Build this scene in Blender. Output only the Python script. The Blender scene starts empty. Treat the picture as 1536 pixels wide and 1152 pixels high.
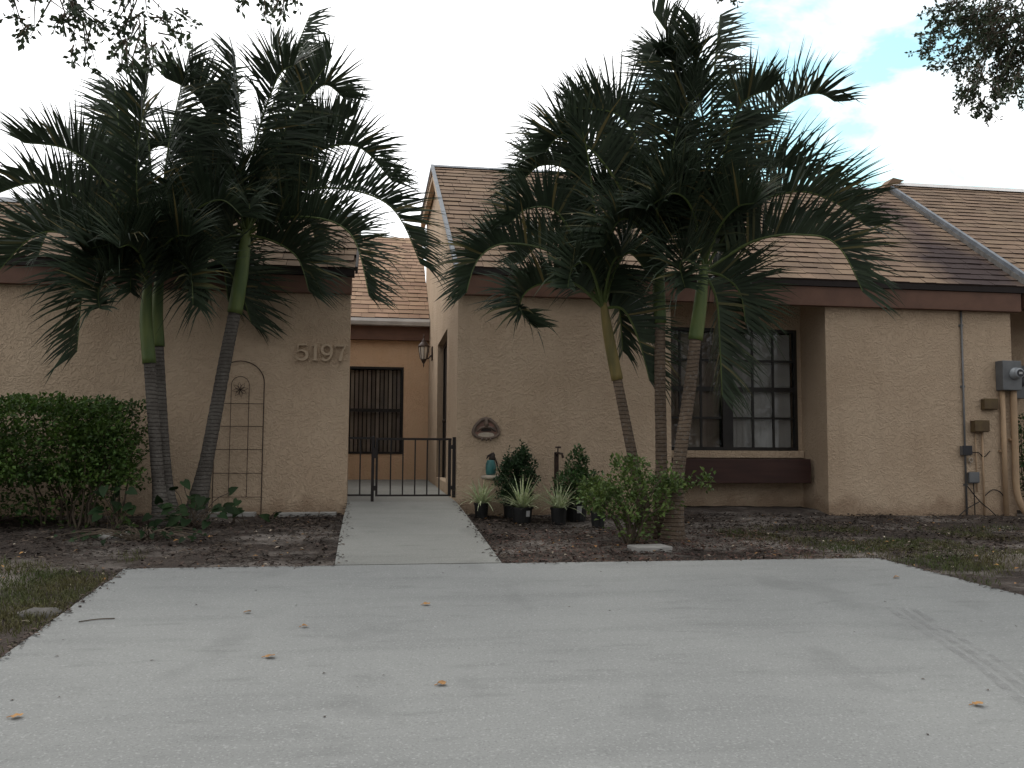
import bpy, math, random
from mathutils import Vector, Matrix, noise
random.seed(7)
S = bpy.context.scene
COL = S.collection
R_ = math.radians

# ------------------------------------------------------------------ camera
HC, FPX = 1.5, 1300.0
YAW, PITCH, ROLL = 8.5, 4.05, 0.35
cam = bpy.data.cameras.new('camera')
camo = bpy.data.objects.new('camera', cam)
COL.objects.link(camo)
CR = Matrix.Rotation(R_(-YAW), 3, 'Z') @ Matrix.Rotation(R_(90 + PITCH), 3, 'X') @ Matrix.Rotation(R_(ROLL), 3, 'Z')
camo.matrix_world = Matrix.Translation((0, 0, HC)) @ CR.to_4x4()
cam.sensor_width = 36
cam.lens = 36 * FPX / 1536
cam.clip_start, cam.clip_end = 0.05, 3000
S.camera = camo

def ray(x, y):
    return CR @ Vector(((x - 768) / FPX, -(y - 576) / FPX, -1))
def at(x, y, Y):
    "world point seen at photo pixel x, y at the distance Y from the street"
    d = ray(x, y)
    return Vector((0, 0, HC)) + d * (Y / d.y)

# ------------------------------------------------------------------ world and sun
SUN_EL, SUN_AZ = 48, -25          # azimuth from +Y towards +X: behind the house, to the left
CLOUD_DIFFUSE = 10.5
w = bpy.data.worlds.new('World'); S.world = w; w.use_nodes = True
nt = w.node_tree; N = nt.nodes; L = nt.links
N.clear()
out = N.new('ShaderNodeOutputWorld'); bg = N.new('ShaderNodeBackground')
bg.inputs['Strength'].default_value = 0.1
sky = N.new('ShaderNodeTexSky'); sky.sky_type = 'NISHITA'; sky.sun_disc = False
sky.sun_elevation = R_(SUN_EL); sky.sun_rotation = R_(SUN_AZ)
sky.air_density = 1.3; sky.dust_density = 0.6
tc = N.new('ShaderNodeTexCoord')
def nmath(op, a, b=None, c=None, clamp=False):
    n = N.new('ShaderNodeMath'); n.operation = op; n.use_clamp = clamp
    for i, v in enumerate((a, b, c)):
        if v is None: continue
        if hasattr(v, 'links'): L.new(v, n.inputs[i])
        else: n.inputs[i].default_value = v
    return n.outputs[0]
def vdot(d):
    n = N.new('ShaderNodeVectorMath'); n.operation = 'DOT_PRODUCT'
    L.new(tc.outputs['Generated'], n.inputs[0]); n.inputs[1].default_value = Vector(d).normalized()
    return n.outputs['Value']
nz = N.new('ShaderNodeTexNoise'); nz.inputs['Scale'].default_value = 5.5; nz.inputs['Detail'].default_value = 7
nz.inputs['Roughness'].default_value = 0.55; nz.inputs['Distortion'].default_value = 0.35
mp = N.new('ShaderNodeMapping'); mp.inputs['Scale'].default_value = (1, 1, 1.7); mp.inputs['Location'].default_value = (0.3, 0.1, 0.45)
L.new(tc.outputs['Generated'], mp.inputs['Vector']); L.new(mp.outputs[0], nz.inputs['Vector'])
gap = nmath('SMOOTH_MIN', 1.0, nmath('MULTIPLY_ADD', vdot(ray(1370, 70)), 8.0, -6.95), 0.05)   # a clearing in the cloud to the right
gap = nmath('MAXIMUM', gap, 0.0)
cover = nmath('MULTIPLY_ADD', gap, -0.345, nmath('ADD', nz.outputs['Fac'], 0.30))
fac = nmath('MULTIPLY_ADD', cover, 6.5, -2.75, True)
# clouds are brighter towards the sun, greyer on the far side
glow = nmath('MULTIPLY_ADD', vdot((-0.25, 0.8, 0.55)), 0.5, 0.5)
cl = nmath('MULTIPLY_ADD', nmath('POWER', glow, 1.5), 11.0, CLOUD_DIFFUSE - 5.0)
comb = N.new('ShaderNodeCombineColor')
L.new(nmath('MULTIPLY', cl, 0.98), comb.inputs[0]); L.new(nmath('MULTIPLY', cl, 0.99), comb.inputs[1]); L.new(cl, comb.inputs[2])
skb = N.new('ShaderNodeMix'); skb.data_type = 'RGBA'; skb.blend_type = 'MULTIPLY'; skb.inputs['Factor'].default_value = 1
L.new(sky.outputs[0], skb.inputs['A']); skb.inputs['B'].default_value = (2.0, 2.25, 1.75, 1)
mixc = N.new('ShaderNodeMix'); mixc.data_type = 'RGBA'
L.new(fac, mixc.inputs['Factor']); L.new(skb.outputs['Result'], mixc.inputs['A']); L.new(comb.outputs[0], mixc.inputs['B'])
L.new(mixc.outputs['Result'], bg.inputs['Color']); L.new(bg.outputs[0], out.inputs['Surface'])

sl = bpy.data.lights.new('sun', 'SUN'); sl.energy = 0.8; sl.angle = R_(18); sl.color = (1, 0.95, 0.87)
so = bpy.data.objects.new('sun', sl); COL.objects.link(so)
sd = Vector((math.sin(R_(SUN_AZ)) * math.cos(R_(SUN_EL)), math.cos(R_(SUN_AZ)) * math.cos(R_(SUN_EL)), math.sin(R_(SUN_EL))))
so.rotation_euler = sd.to_track_quat('Z', 'Y').to_euler()
so.location = (0, 0, 30)

S.view_settings.view_transform = 'Standard'; S.view_settings.look = 'None'
S.view_settings.gamma = 1; S.view_settings.exposure = 0.28; S.view_settings.use_curve_mapping = False
S.render.engine = 'CYCLES'
S.cycles.max_bounces = 6; S.cycles.transparent_max_bounces = 12
try: S.cycles.use_denoising = True
except Exception: pass

# ------------------------------------------------------------------ materials
def mat(name, c1, c2=None, scale=8.0, rough=0.8, spec=0.3, bump=0.0, bscale=60.0, bdist=0.01, metal=0.0,
        island=0.0, detail=5, stretch=(1, 1, 1), trans=0.0, lo=0.35, hi=0.65, dead=0.0):
    m = bpy.data.materials.new(name); m.use_nodes = True
    nt = m.node_tree; N = nt.nodes; L = nt.links
    b = N['Principled BSDF']
    b.inputs['Roughness'].default_value = rough; b.inputs['Metallic'].default_value = metal
    b.inputs['Specular IOR Level'].default_value = spec
    tc = N.new('ShaderNodeTexCoord'); mp = N.new('ShaderNodeMapping'); mp.inputs['Scale'].default_value = stretch
    L.new(tc.outputs['Object'], mp.inputs['Vector'])
    col = None
    if c2 is None: c2 = tuple(v * 0.8 for v in c1)
    nz = N.new('ShaderNodeTexNoise'); nz.inputs['Scale'].default_value = scale; nz.inputs['Detail'].default_value = detail
    L.new(mp.outputs[0], nz.inputs['Vector'])
    rp = N.new('ShaderNodeValToRGB'); rp.color_ramp.elements[0].position = lo; rp.color_ramp.elements[1].position = hi
    rp.color_ramp.elements[0].color = (*c1, 1); rp.color_ramp.elements[1].color = (*c2, 1)
    L.new(nz.outputs['Fac'], rp.inputs[0]); col = rp.outputs[0]
    if island:
        g = N.new('ShaderNodeNewGeometry'); hs = N.new('ShaderNodeHueSaturation')
        mr = N.new('ShaderNodeMapRange'); mr.inputs['To Min'].default_value = 1 - island; mr.inputs['To Max'].default_value = 1 + island
        L.new(g.outputs['Random Per Island'], mr.inputs['Value']); L.new(mr.outputs[0], hs.inputs['Value'])
        mr2 = N.new('ShaderNodeMath'); mr2.operation = 'PINGPONG'; mr2.inputs[1].default_value = 0.13
        L.new(g.outputs['Random Per Island'], mr2.inputs[0])
        ad = N.new('ShaderNodeMath'); ad.operation = 'MULTIPLY_ADD'; ad.inputs[1].default_value = island * 0.5; ad.inputs[2].default_value = 0.5 - island * 0.03
        L.new(mr2.outputs[0], ad.inputs[0]); L.new(ad.outputs[0], hs.inputs['Hue'])
        L.new(col, hs.inputs['Color']); col = hs.outputs[0]
    if dead:
        g2 = N.new('ShaderNodeNewGeometry'); dm = N.new('ShaderNodeMapRange'); dm.inputs['From Min'].default_value = 1 - dead; dm.inputs['From Max'].default_value = 1.0; dm.inputs['To Max'].default_value = 1.0
        L.new(g2.outputs['Random Per Island'], dm.inputs['Value'])
        xx = N.new('ShaderNodeMix'); xx.data_type = 'RGBA'; L.new(dm.outputs[0], xx.inputs['Factor']); L.new(col, xx.inputs['A']); xx.inputs['B'].default_value = (.15, .12, .045, 1); col = xx.outputs['Result']
    L.new(col, b.inputs['Base Color'])
    if bump:
        n2 = N.new('ShaderNodeTexNoise'); n2.inputs['Scale'].default_value = bscale; n2.inputs['Detail'].default_value = 4
        L.new(mp.outputs[0], n2.inputs['Vector'])
        bp = N.new('ShaderNodeBump'); bp.inputs['Strength'].default_value = bump; bp.inputs['Distance'].default_value = bdist
        L.new(n2.outputs['Fac'], bp.inputs['Height']); L.new(bp.outputs[0], b.inputs['Normal'])
    if trans:
        tr = N.new('ShaderNodeBsdfTranslucent'); mx = N.new('ShaderNodeMixShader'); mx.inputs[0].default_value = trans
        L.new(col, tr.inputs['Color']); L.new(b.outputs[0], mx.inputs[1]); L.new(tr.outputs[0], mx.inputs[2])
        L.new(mx.outputs[0], N['Material Output'].inputs['Surface'])
    m['out'] = 0
    return m

def stucco(name, c1, c2, dirt=True):
    m = mat(name, c1, c2, scale=1.3, rough=0.95, spec=0.15, detail=6)
    nt = m.node_tree; N = nt.nodes; L = nt.links; b = N['Principled BSDF']
    tc = N.new('ShaderNodeTexCoord')
    a = N.new('ShaderNodeTexNoise'); a.inputs['Scale'].default_value = 14; a.inputs['Detail'].default_value = 4; a.inputs['Distortion'].default_value = 2.2
    f = N.new('ShaderNodeTexNoise'); f.inputs['Scale'].default_value = 55; f.inputs['Detail'].default_value = 5
    for n in (a, f): L.new(tc.outputs['Object'], n.inputs['Vector'])
    rp = N.new('ShaderNodeValToRGB'); rp.color_ramp.elements[0].position = .47; rp.color_ramp.elements[1].position = .6
    L.new(a.outputs['Fac'], rp.inputs[0])
    s = N.new('ShaderNodeMath'); s.operation = 'MULTIPLY_ADD'; s.inputs[1].default_value = 0.9
    L.new(f.outputs['Fac'], s.inputs[0]); L.new(rp.outputs[0], s.inputs[2])
    bp = N.new('ShaderNodeBump'); bp.inputs['Strength'].default_value = 0.75; bp.inputs['Distance'].default_value = 0.010
    L.new(s.outputs[0], bp.inputs['Height']); L.new(bp.outputs[0], b.inputs['Normal'])
    # splash-back dirt at the foot of the wall, faint rain streaks
    sx = N.new('ShaderNodeSeparateXYZ'); L.new(tc.outputs['Object'], sx.inputs[0])
    n3 = N.new('ShaderNodeTexNoise'); n3.inputs['Scale'].default_value = 3.0; n3.inputs['Detail'].default_value = 6
    L.new(tc.outputs['Object'], n3.inputs['Vector'])
    ad = N.new('ShaderNodeMath'); ad.operation = 'MULTIPLY_ADD'; ad.inputs[1].default_value = -0.6
    L.new(n3.outputs['Fac'], ad.inputs[0]); L.new(sx.outputs[2], ad.inputs[2])
    mr = N.new('ShaderNodeMapRange'); mr.inputs['From Min'].default_value = -0.24; mr.inputs['From Max'].default_value = -0.06
    mr.inputs['To Min'].default_value = 0.45 if dirt else 0.0; mr.inputs['To Max'].default_value = 0
    L.new(ad.outputs[0], mr.inputs['Value'])
    old = b.inputs['Base Color'].links[0].from_socket
    mp = N.new('ShaderNodeMapping'); mp.inputs['Scale'].default_value = (5, 5, .35); L.new(tc.outputs['Object'], mp.inputs[0])
    n4 = N.new('ShaderNodeTexNoise'); n4.inputs['Scale'].default_value = 1.6; n4.inputs['Detail'].default_value = 7; L.new(mp.outputs[0], n4.inputs[0])
    r4 = N.new('ShaderNodeMapRange'); r4.inputs['From Min'].default_value = .52; r4.inputs['From Max'].default_value = .75; r4.inputs['To Max'].default_value = .13
    L.new(n4.outputs['Fac'], r4.inputs['Value'])
    m4 = N.new('ShaderNodeMix'); m4.data_type = 'RGBA'; L.new(r4.outputs[0], m4.inputs['Factor']); L.new(old, m4.inputs['A']); m4.inputs['B'].default_value = (.26, .19, .135, 1)
    old = m4.outputs['Result']
    mx = N.new('ShaderNodeMix'); mx.data_type = 'RGBA'; L.new(mr.outputs[0], mx.inputs['Factor'])
    L.new(old, mx.inputs['A']); mx.inputs['B'].default_value = (.17, .10, .06, 1)
    L.new(mx.outputs['Result'], b.inputs['Base Color'])
    return m

M = {}
M['stucco'] = stucco('tan_stucco', (.465, .350, .247), (.520, .400, .288))
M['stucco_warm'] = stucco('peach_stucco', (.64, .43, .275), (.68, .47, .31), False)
M['fascia'] = mat('brown_fascia_paint', (.145, .075, .050), (.115, .06, .041), scale=5, rough=.6, bump=.3, bscale=40, bdist=.004)
M['drip'] = mat('dark_drip_edge', (.018, .012, .011), rough=.7)
M['shingle'] = mat('brown_shingle', (.212, .145, .098), (.165, .114, .080), scale=2.2, rough=.95, spec=.15, bump=.5, bscale=180, bdist=.004, island=.13, detail=7)
M['butt'] = mat('shingle_butt_shadow', (.036, .024, .02), rough=1)  # tab butts coloured dark to draw the shadow lines between courses
M['flash'] = mat('galvanised_flashing', (.15, .165, .185), (.10, .11, .125), scale=6, rough=.55, metal=.2)
M['gutter'] = mat('white_gutter', (.62, .60, .58), (.5, .48, .46), scale=4, rough=.5)
M['frame'] = mat('black_bronze_frame', (.012, .010, .009), (.02, .017, .015), rough=.45)
M['blind'] = mat('grey_vertical_blind', (.42, .41, .385), (.36, .35, .33), scale=3, rough=.8, island=.12)
M['dark'] = mat('dark_interior', (.02, .018, .016), rough=.9)
M['woodbox'] = mat('dark_red_brown_wood', (.05, .022, .017), (.034, .015, .012), scale=6, rough=.6, stretch=(.3, 3, 3), bump=.3, bscale=20, bdist=.004)
M['black'] = mat('black_painted_iron', (.010, .008, .008), (.018, .012, .010), scale=12, rough=.45)
M['rustiron'] = mat('rusty_iron', (.05, .028, .02), (.025, .016, .013), scale=20, rough=.8)
M['pot'] = mat('black_plastic_pot', (.010, .010, .010), (.018, .018, .018), scale=10, rough=.5)
M['white'] = mat('white_label', (.5, .5, .5), rough=.6)
M['teal'] = mat('teal_glaze', (.045, .16, .15), (.03, .10, .10), scale=14, rough=.35)
M['shell'] = mat('pale_cast_stone', (.45, .38, .30), (.35, .30, .25), scale=14, rough=.9, bump=.4, bscale=50)
M['clay'] = mat('weathered_ornament', (.17, .12, .09), (.11, .085, .07), scale=14, rough=.7, bump=.3, bscale=50)
M['clay_dark'] = mat('ornament_dark', (.035, .026, .022), rough=.7)
M['clay_pink'] = mat('ornament_pink', (.36, .19, .15), (.22, .16, .13), scale=20, rough=.7)
M['metergrey'] = mat('grey_meter_enamel', (.16, .165, .17), (.12, .125, .13), scale=6, rough=.5, metal=.2)
M['meterglass'] = mat('meter_glass', (.30, .32, .34), (.2, .22, .24), rough=.12, spec=.7)
M['meterdial'] = mat('meter_dial', (.03, .03, .035), rough=.4)
M['tanpipe'] = mat('tan_painted_pipe', (.42, .29, .18), (.36, .25, .16), scale=6, rough=.7)
M['brownbox'] = mat('olive_brown_box', (.12, .085, .04), (.085, .055, .03), scale=9, rough=.7)
M['conduit'] = mat('grey_conduit', (.17, .17, .175), (.13, .13, .13), rough=.5, metal=.3)
M['cable'] = mat('black_cable', (.02, .016, .014), rough=.6)
M['brass'] = mat('aged_bronze', (.07, .05, .04), (.045, .03, .025), scale=15, rough=.45, metal=.4)
M['lampglass'] = mat('frosted_lamp_glass', (.62, .56, .48), (.5, .45, .38), rough=.2)
M['stone'] = mat('grey_stone', (.13, .12, .11), (.08, .075, .07), scale=9, rough=.95, bump=.5, bscale=40)
M['paver'] = mat('concrete_paver', (.34, .33, .31), (.24, .23, .215), scale=6, rough=.95, bump=.4, bscale=70)
M['shaft'] = mat('green_crownshaft', (.11, .14, .042), (.062, .095, .03), scale=5, rough=.55, stretch=(2, 2, .4))
M['shafty'] = mat('yellowing_crownshaft', (.20, .15, .05), (.10, .085, .03), scale=5, rough=.6, stretch=(2, 2, .4))
M['frond'] = mat('palm_frond', (.036, .052, .029), (.021, .033, .019), scale=3, rough=.5, spec=.25, island=.3, trans=.10, dead=.10)
M['rachis'] = mat('palm_midrib', (.09, .12, .035), (.06, .085, .028), scale=4, rough=.5)
M['hedge'] = mat('hedge_leaf', (.075, .13, .022), (.035, .068, .015), scale=2.5, rough=.5, spec=.3, island=.45, trans=.25)
M['shrub'] = mat('lime_shrub_leaf', (.115, .165, .04), (.065, .105, .028), scale=4, rough=.5, spec=.3, island=.45, trans=.25)
M['darkleaf'] = mat('dark_shrub_leaf', (.030, .062, .022), (.018, .040, .014), scale=5, rough=.45, spec=.35, island=.45, trans=.15)
M['midleaf'] = mat('mid_shrub_leaf', (.055, .105, .030), (.035, .070, .02), scale=5, rough=.45, spec=.35, island=.45, trans=.2)
M['vine'] = mat('broad_leaf', (.022, .045, .015), (.013, .028, .010), scale=6, rough=.6, spec=.15, island=.3, trans=.15)
M['spider'] = mat('variegated_blade', (.60, .62, .42), (.28, .36, .16), scale=30, rough=.5, island=.3, trans=.25)
M['oakleaf'] = mat('oak_leaf', (.050, .072, .035), (.032, .05, .025), scale=3, rough=.5, island=.4, trans=.15)
M['oakbark'] = mat('oak_bark', (.12, .10, .085), (.06, .05, .042), scale=8, rough=.95, bump=.9, bscale=14, bdist=.02, stretch=(1, 1, .3))
M['stem'] = mat('woody_stem', (.11, .085, .06), (.06, .046, .034), scale=10, rough=.9)
M['fallen'] = mat('fallen_leaf', (.34, .18, .06), (.20, .10, .035), scale=18, rough=.7, island=.3)
M['chip'] = mat('mulch_chip', (.075, .055, .043), (.042, .031, .026), scale=2, rough=.95, island=.6)
M['pale'] = mat('pale_litter', (.42, .36, .29), (.30, .24, .17), scale=3, rough=.9, island=.4)
M['grass'] = mat('thin_grass', (.060, .080, .024), (.10, .085, .038), scale=1.6, rough=.7, island=.4, trans=.2)

def glass(name='window_glass', k=1.0, tint=.92):
    m = bpy.data.materials.new(name); m.use_nodes = True
    nt = m.node_tree; N = nt.nodes; L = nt.links; N.clear()
    o = N.new('ShaderNodeOutputMaterial'); t = N.new('ShaderNodeBsdfTransparent'); t.inputs[0].default_value = (tint, tint, tint, 1)
    g = N.new('ShaderNodeBsdfGlossy'); g.inputs['Roughness'].default_value = .02; g.inputs[0].default_value = (.95, .97, 1, 1)
    f = N.new('ShaderNodeFresnel'); f.inputs[0].default_value = 1.55
    s = N.new('ShaderNodeMath'); s.operation = 'MULTIPLY_ADD'; s.inputs[1].default_value = k; s.inputs[2].default_value = .0
    x = N.new('ShaderNodeMixShader')
    L.new(f.outputs[0], s.inputs[0]); L.new(s.outputs[0], x.inputs[0]); L.new(t.outputs[0], x.inputs[1]); L.new(g.outputs[0], x.inputs[2]); L.new(x.outputs[0], o.inputs[0])
    return m
M['glass'] = glass('window_glass', .42)
M['screen'] = glass('screened_window_glass', .06, .9)

def add_stain(m, c, rad, stretch, colr, amt):
    "a stain with a place and a ragged outline of its own"
    nt = m.node_tree; N = nt.nodes; L = nt.links; b = N['Principled BSDF']
    tc = N.new('ShaderNodeTexCoord'); mp = N.new('ShaderNodeMapping'); mp.vector_type = 'TEXTURE'
    mp.inputs['Location'].default_value = c; mp.inputs['Rotation'].default_value = (0, 0, stretch[3]); mp.inputs['Scale'].default_value = stretch[:3]
    L.new(tc.outputs['Object'], mp.inputs['Vector'])
    ln = N.new('ShaderNodeVectorMath'); ln.operation = 'LENGTH'; L.new(mp.outputs[0], ln.inputs[0])
    nz = N.new('ShaderNodeTexNoise'); nz.inputs['Scale'].default_value = 2.2; nz.inputs['Detail'].default_value = 6
    L.new(tc.outputs['Object'], nz.inputs['Vector'])
    ad = N.new('ShaderNodeMath'); ad.operation = 'MULTIPLY_ADD'; ad.inputs[1].default_value = 1.2
    L.new(nz.outputs['Fac'], ad.inputs[0]); L.new(ln.outputs['Value'], ad.inputs[2])
    mr = N.new('ShaderNodeMapRange'); mr.inputs['From Min'].default_value = rad; mr.inputs['From Max'].default_value = rad + .7
    mr.inputs['To Min'].default_value = amt; mr.inputs['To Max'].default_value = 0
    L.new(ad.outputs[0], mr.inputs['Value'])
    old = b.inputs['Base Color'].links[0].from_socket
    mx = N.new('ShaderNodeMix'); mx.data_type = 'RGBA'; L.new(mr.outputs[0], mx.inputs['Factor']); L.new(old, mx.inputs['A'])
    mx.inputs['B'].default_value = (*colr, 1); L.new(mx.outputs['Result'], b.inputs['Base Color'])

def concrete(name, c1, c2, c3):
    m = mat(name, c1, c2, scale=.9, rough=.92, spec=.2, detail=7)
    nt = m.node_tree; N = nt.nodes; L = nt.links; b = N['Principled BSDF']
    tc = N.new('ShaderNodeTexCoord')
    def nze(sc, det, st=(1, 1, 1)):
        mp = N.new('ShaderNodeMapping'); mp.inputs['Scale'].default_value = st
        n = N.new('ShaderNodeTexNoise'); n.inputs['Scale'].default_value = sc; n.inputs['Detail'].default_value = det
        L.new(tc.outputs['Object'], mp.inputs[0]); L.new(mp.outputs[0], n.inputs[0]); return n.outputs['Fac']
    old = b.inputs['Base Color'].links[0].from_socket
    def over(fac_s, lo, hi, colr, amt):
        nonlocal old
        mr = N.new('ShaderNodeMapRange'); mr.inputs['From Min'].default_value = lo; mr.inputs['From Max'].default_value = hi; mr.inputs['To Max'].default_value = amt
        L.new(fac_s, mr.inputs['Value'])
        mx = N.new('ShaderNodeMix'); mx.data_type = 'RGBA'; L.new(mr.outputs[0], mx.inputs['Factor']); L.new(old, mx.inputs['A'])
        mx.inputs['B'].default_value = (*colr, 1); old = mx.outputs['Result']
    over(nze(2.6, 8, (.28, 1.8, 1)), .50, .75, c3, .55)          # broom and wash streaks across the slab
    over(nze(7, 9, (.4, 1.4, 1)), .57, .78, tuple(v * .68 for v in c3), .4)
    over(nze(95, 4), .54, .70, tuple(v * .6 for v in c3), .45)    # sand grains
    over(nze(75, 3), .56, .70, tuple(min(1, v * 1.5) for v in c1), .55)
    over(nze(1.7, 9, (1, .7, 1)), .60, .70, tuple(v * .8 for v in c3), .35)
    L.new(old, b.inputs['Base Color'])
    bp = N.new('ShaderNodeBump'); bp.inputs['Strength'].default_value = .35; bp.inputs['Distance'].default_value = .004
    L.new(nze(220, 4, (.5, 1, 1)), bp.inputs['Height']); L.new(bp.outputs[0], b.inputs['Normal'])
    return m
M['drive'] = concrete('driveway_concrete', (.236, .240, .232), (.210, .214, .208), (.172, .175, .171))
M['walk'] = concrete('walkway_concrete', (.235, .235, .218), (.205, .205, .19), (.165, .165, .152))

def ringed(name, c1, c2, dark):
    m = mat(name, c1, c2, scale=7, rough=.95, spec=.12, stretch=(1, 1, .5))
    nt = m.node_tree; N = nt.nodes; L = nt.links; b = N['Principled BSDF']
    tc = N.new('ShaderNodeTexCoord')
    wv = N.new('ShaderNodeTexWave'); wv.wave_type = 'BANDS'; wv.bands_direction = 'Z'; wv.inputs['Scale'].default_value = 7.5
    wv.inputs['Distortion'].default_value = 3.2; wv.inputs['Detail'].default_value = 4; wv.inputs['Detail Scale'].default_value = .9
    L.new(tc.outputs['Object'], wv.inputs['Vector'])
    rp = N.new('ShaderNodeMapRange'); rp.inputs['From Min'].default_value = .70; rp.inputs['From Max'].default_value = 1.0; rp.inputs['To Max'].default_value = .6
    L.new(wv.outputs['Fac'], rp.inputs['Value'])
    old = b.inputs['Base Color'].links[0].from_socket
    mx = N.new('ShaderNodeMix'); mx.data_type = 'RGBA'; L.new(rp.outputs[0], mx.inputs['Factor']); L.new(old, mx.inputs['A']); mx.inputs['B'].default_value = (*dark, 1)
    # lichen and weathering patches
    n2 = N.new('ShaderNodeTexNoise'); n2.inputs['Scale'].default_value = 40; n2.inputs['Detail'].default_value = 6; L.new(tc.outputs['Object'], n2.inputs['Vector'])
    r2 = N.new('ShaderNodeMapRange'); r2.inputs['From Min'].default_value = .55; r2.inputs['From Max'].default_value = .75; r2.inputs['To Max'].default_value = .6
    L.new(n2.outputs['Fac'], r2.inputs['Value'])
    m2 = N.new('ShaderNodeMix'); m2.data_type = 'RGBA'; L.new(r2.outputs[0], m2.inputs['Factor']); L.new(mx.outputs['Result'], m2.inputs['A']); m2.inputs['B'].default_value = (.20, .19, .175, 1)
    L.new(m2.outputs['Result'], b.inputs['Base Color'])
    ad = N.new('ShaderNodeMath'); ad.operation = 'MULTIPLY_ADD'; ad.inputs[1].default_value = -.8; L.new(rp.outputs[0], ad.inputs[0]); L.new(n2.outputs['Fac'], ad.inputs[2])
    bp = N.new('ShaderNodeBump'); bp.inputs['Strength'].default_value = .9; bp.inputs['Distance'].default_value = .012
    L.new(ad.outputs[0], bp.inputs['Height']); L.new(bp.outputs[0], b.inputs['Normal'])
    return m
M['bark'] = ringed('grey_palm_trunk', (.13, .118, .105), (.085, .075, .066), (.035, .03, .027))
M['barkb'] = ringed('brown_palm_trunk', (.16, .118, .085), (.105, .078, .058), (.04, .03, .023))

def soilmat():
    m = mat('soil_and_mulch', (.066, .054, .047), (.038, .031, .027), scale=2.0, rough=1, spec=.1, bump=1.0, bscale=38, bdist=.03, detail=8)
    nt = m.node_tree; N = nt.nodes; L = nt.links; b = N['Principled BSDF']
    tc = N.new('ShaderNodeTexCoord')
    old = b.inputs['Base Color'].links[0].from_socket
    def over(sc, lo, hi, colr, amt, st=(1, 1, 1), off=(0, 0, 0)):
        nonlocal old
        mp = N.new('ShaderNodeMapping'); mp.inputs['Scale'].default_value = st; mp.inputs['Location'].default_value = off
        n = N.new('ShaderNodeTexNoise'); n.inputs['Scale'].default_value = sc; n.inputs['Detail'].default_value = 8; n.inputs['Roughness'].default_value = .6
        L.new(tc.outputs['Object'], mp.inputs[0]); L.new(mp.outputs[0], n.inputs[0])
        mr = N.new('ShaderNodeMapRange'); mr.inputs['From Min'].default_value = lo; mr.inputs['From Max'].default_value = hi; mr.inputs['To Max'].default_value = amt
        L.new(n.outputs['Fac'], mr.inputs['Value'])
        mx = N.new('ShaderNodeMix'); mx.data_type = 'RGBA'; L.new(mr.outputs[0], mx.inputs['Factor']); L.new(old, mx.inputs['A'])
        mx.inputs['B'].default_value = (*colr, 1); old = mx.outputs['Result']
    over(.9, .49, .64, (.22, .195, .175), .85, (1, 1.6, 1), (3.1, 1.7, 0))      # bare grey sand
    over(22, .55, .75, (.13, .09, .07), .6)
    over(60, .60, .75, (.26, .21, .17), .5)
    L.new(old, b.inputs['Base Color'])
    return m
M['soil'] = soilmat()

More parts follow.
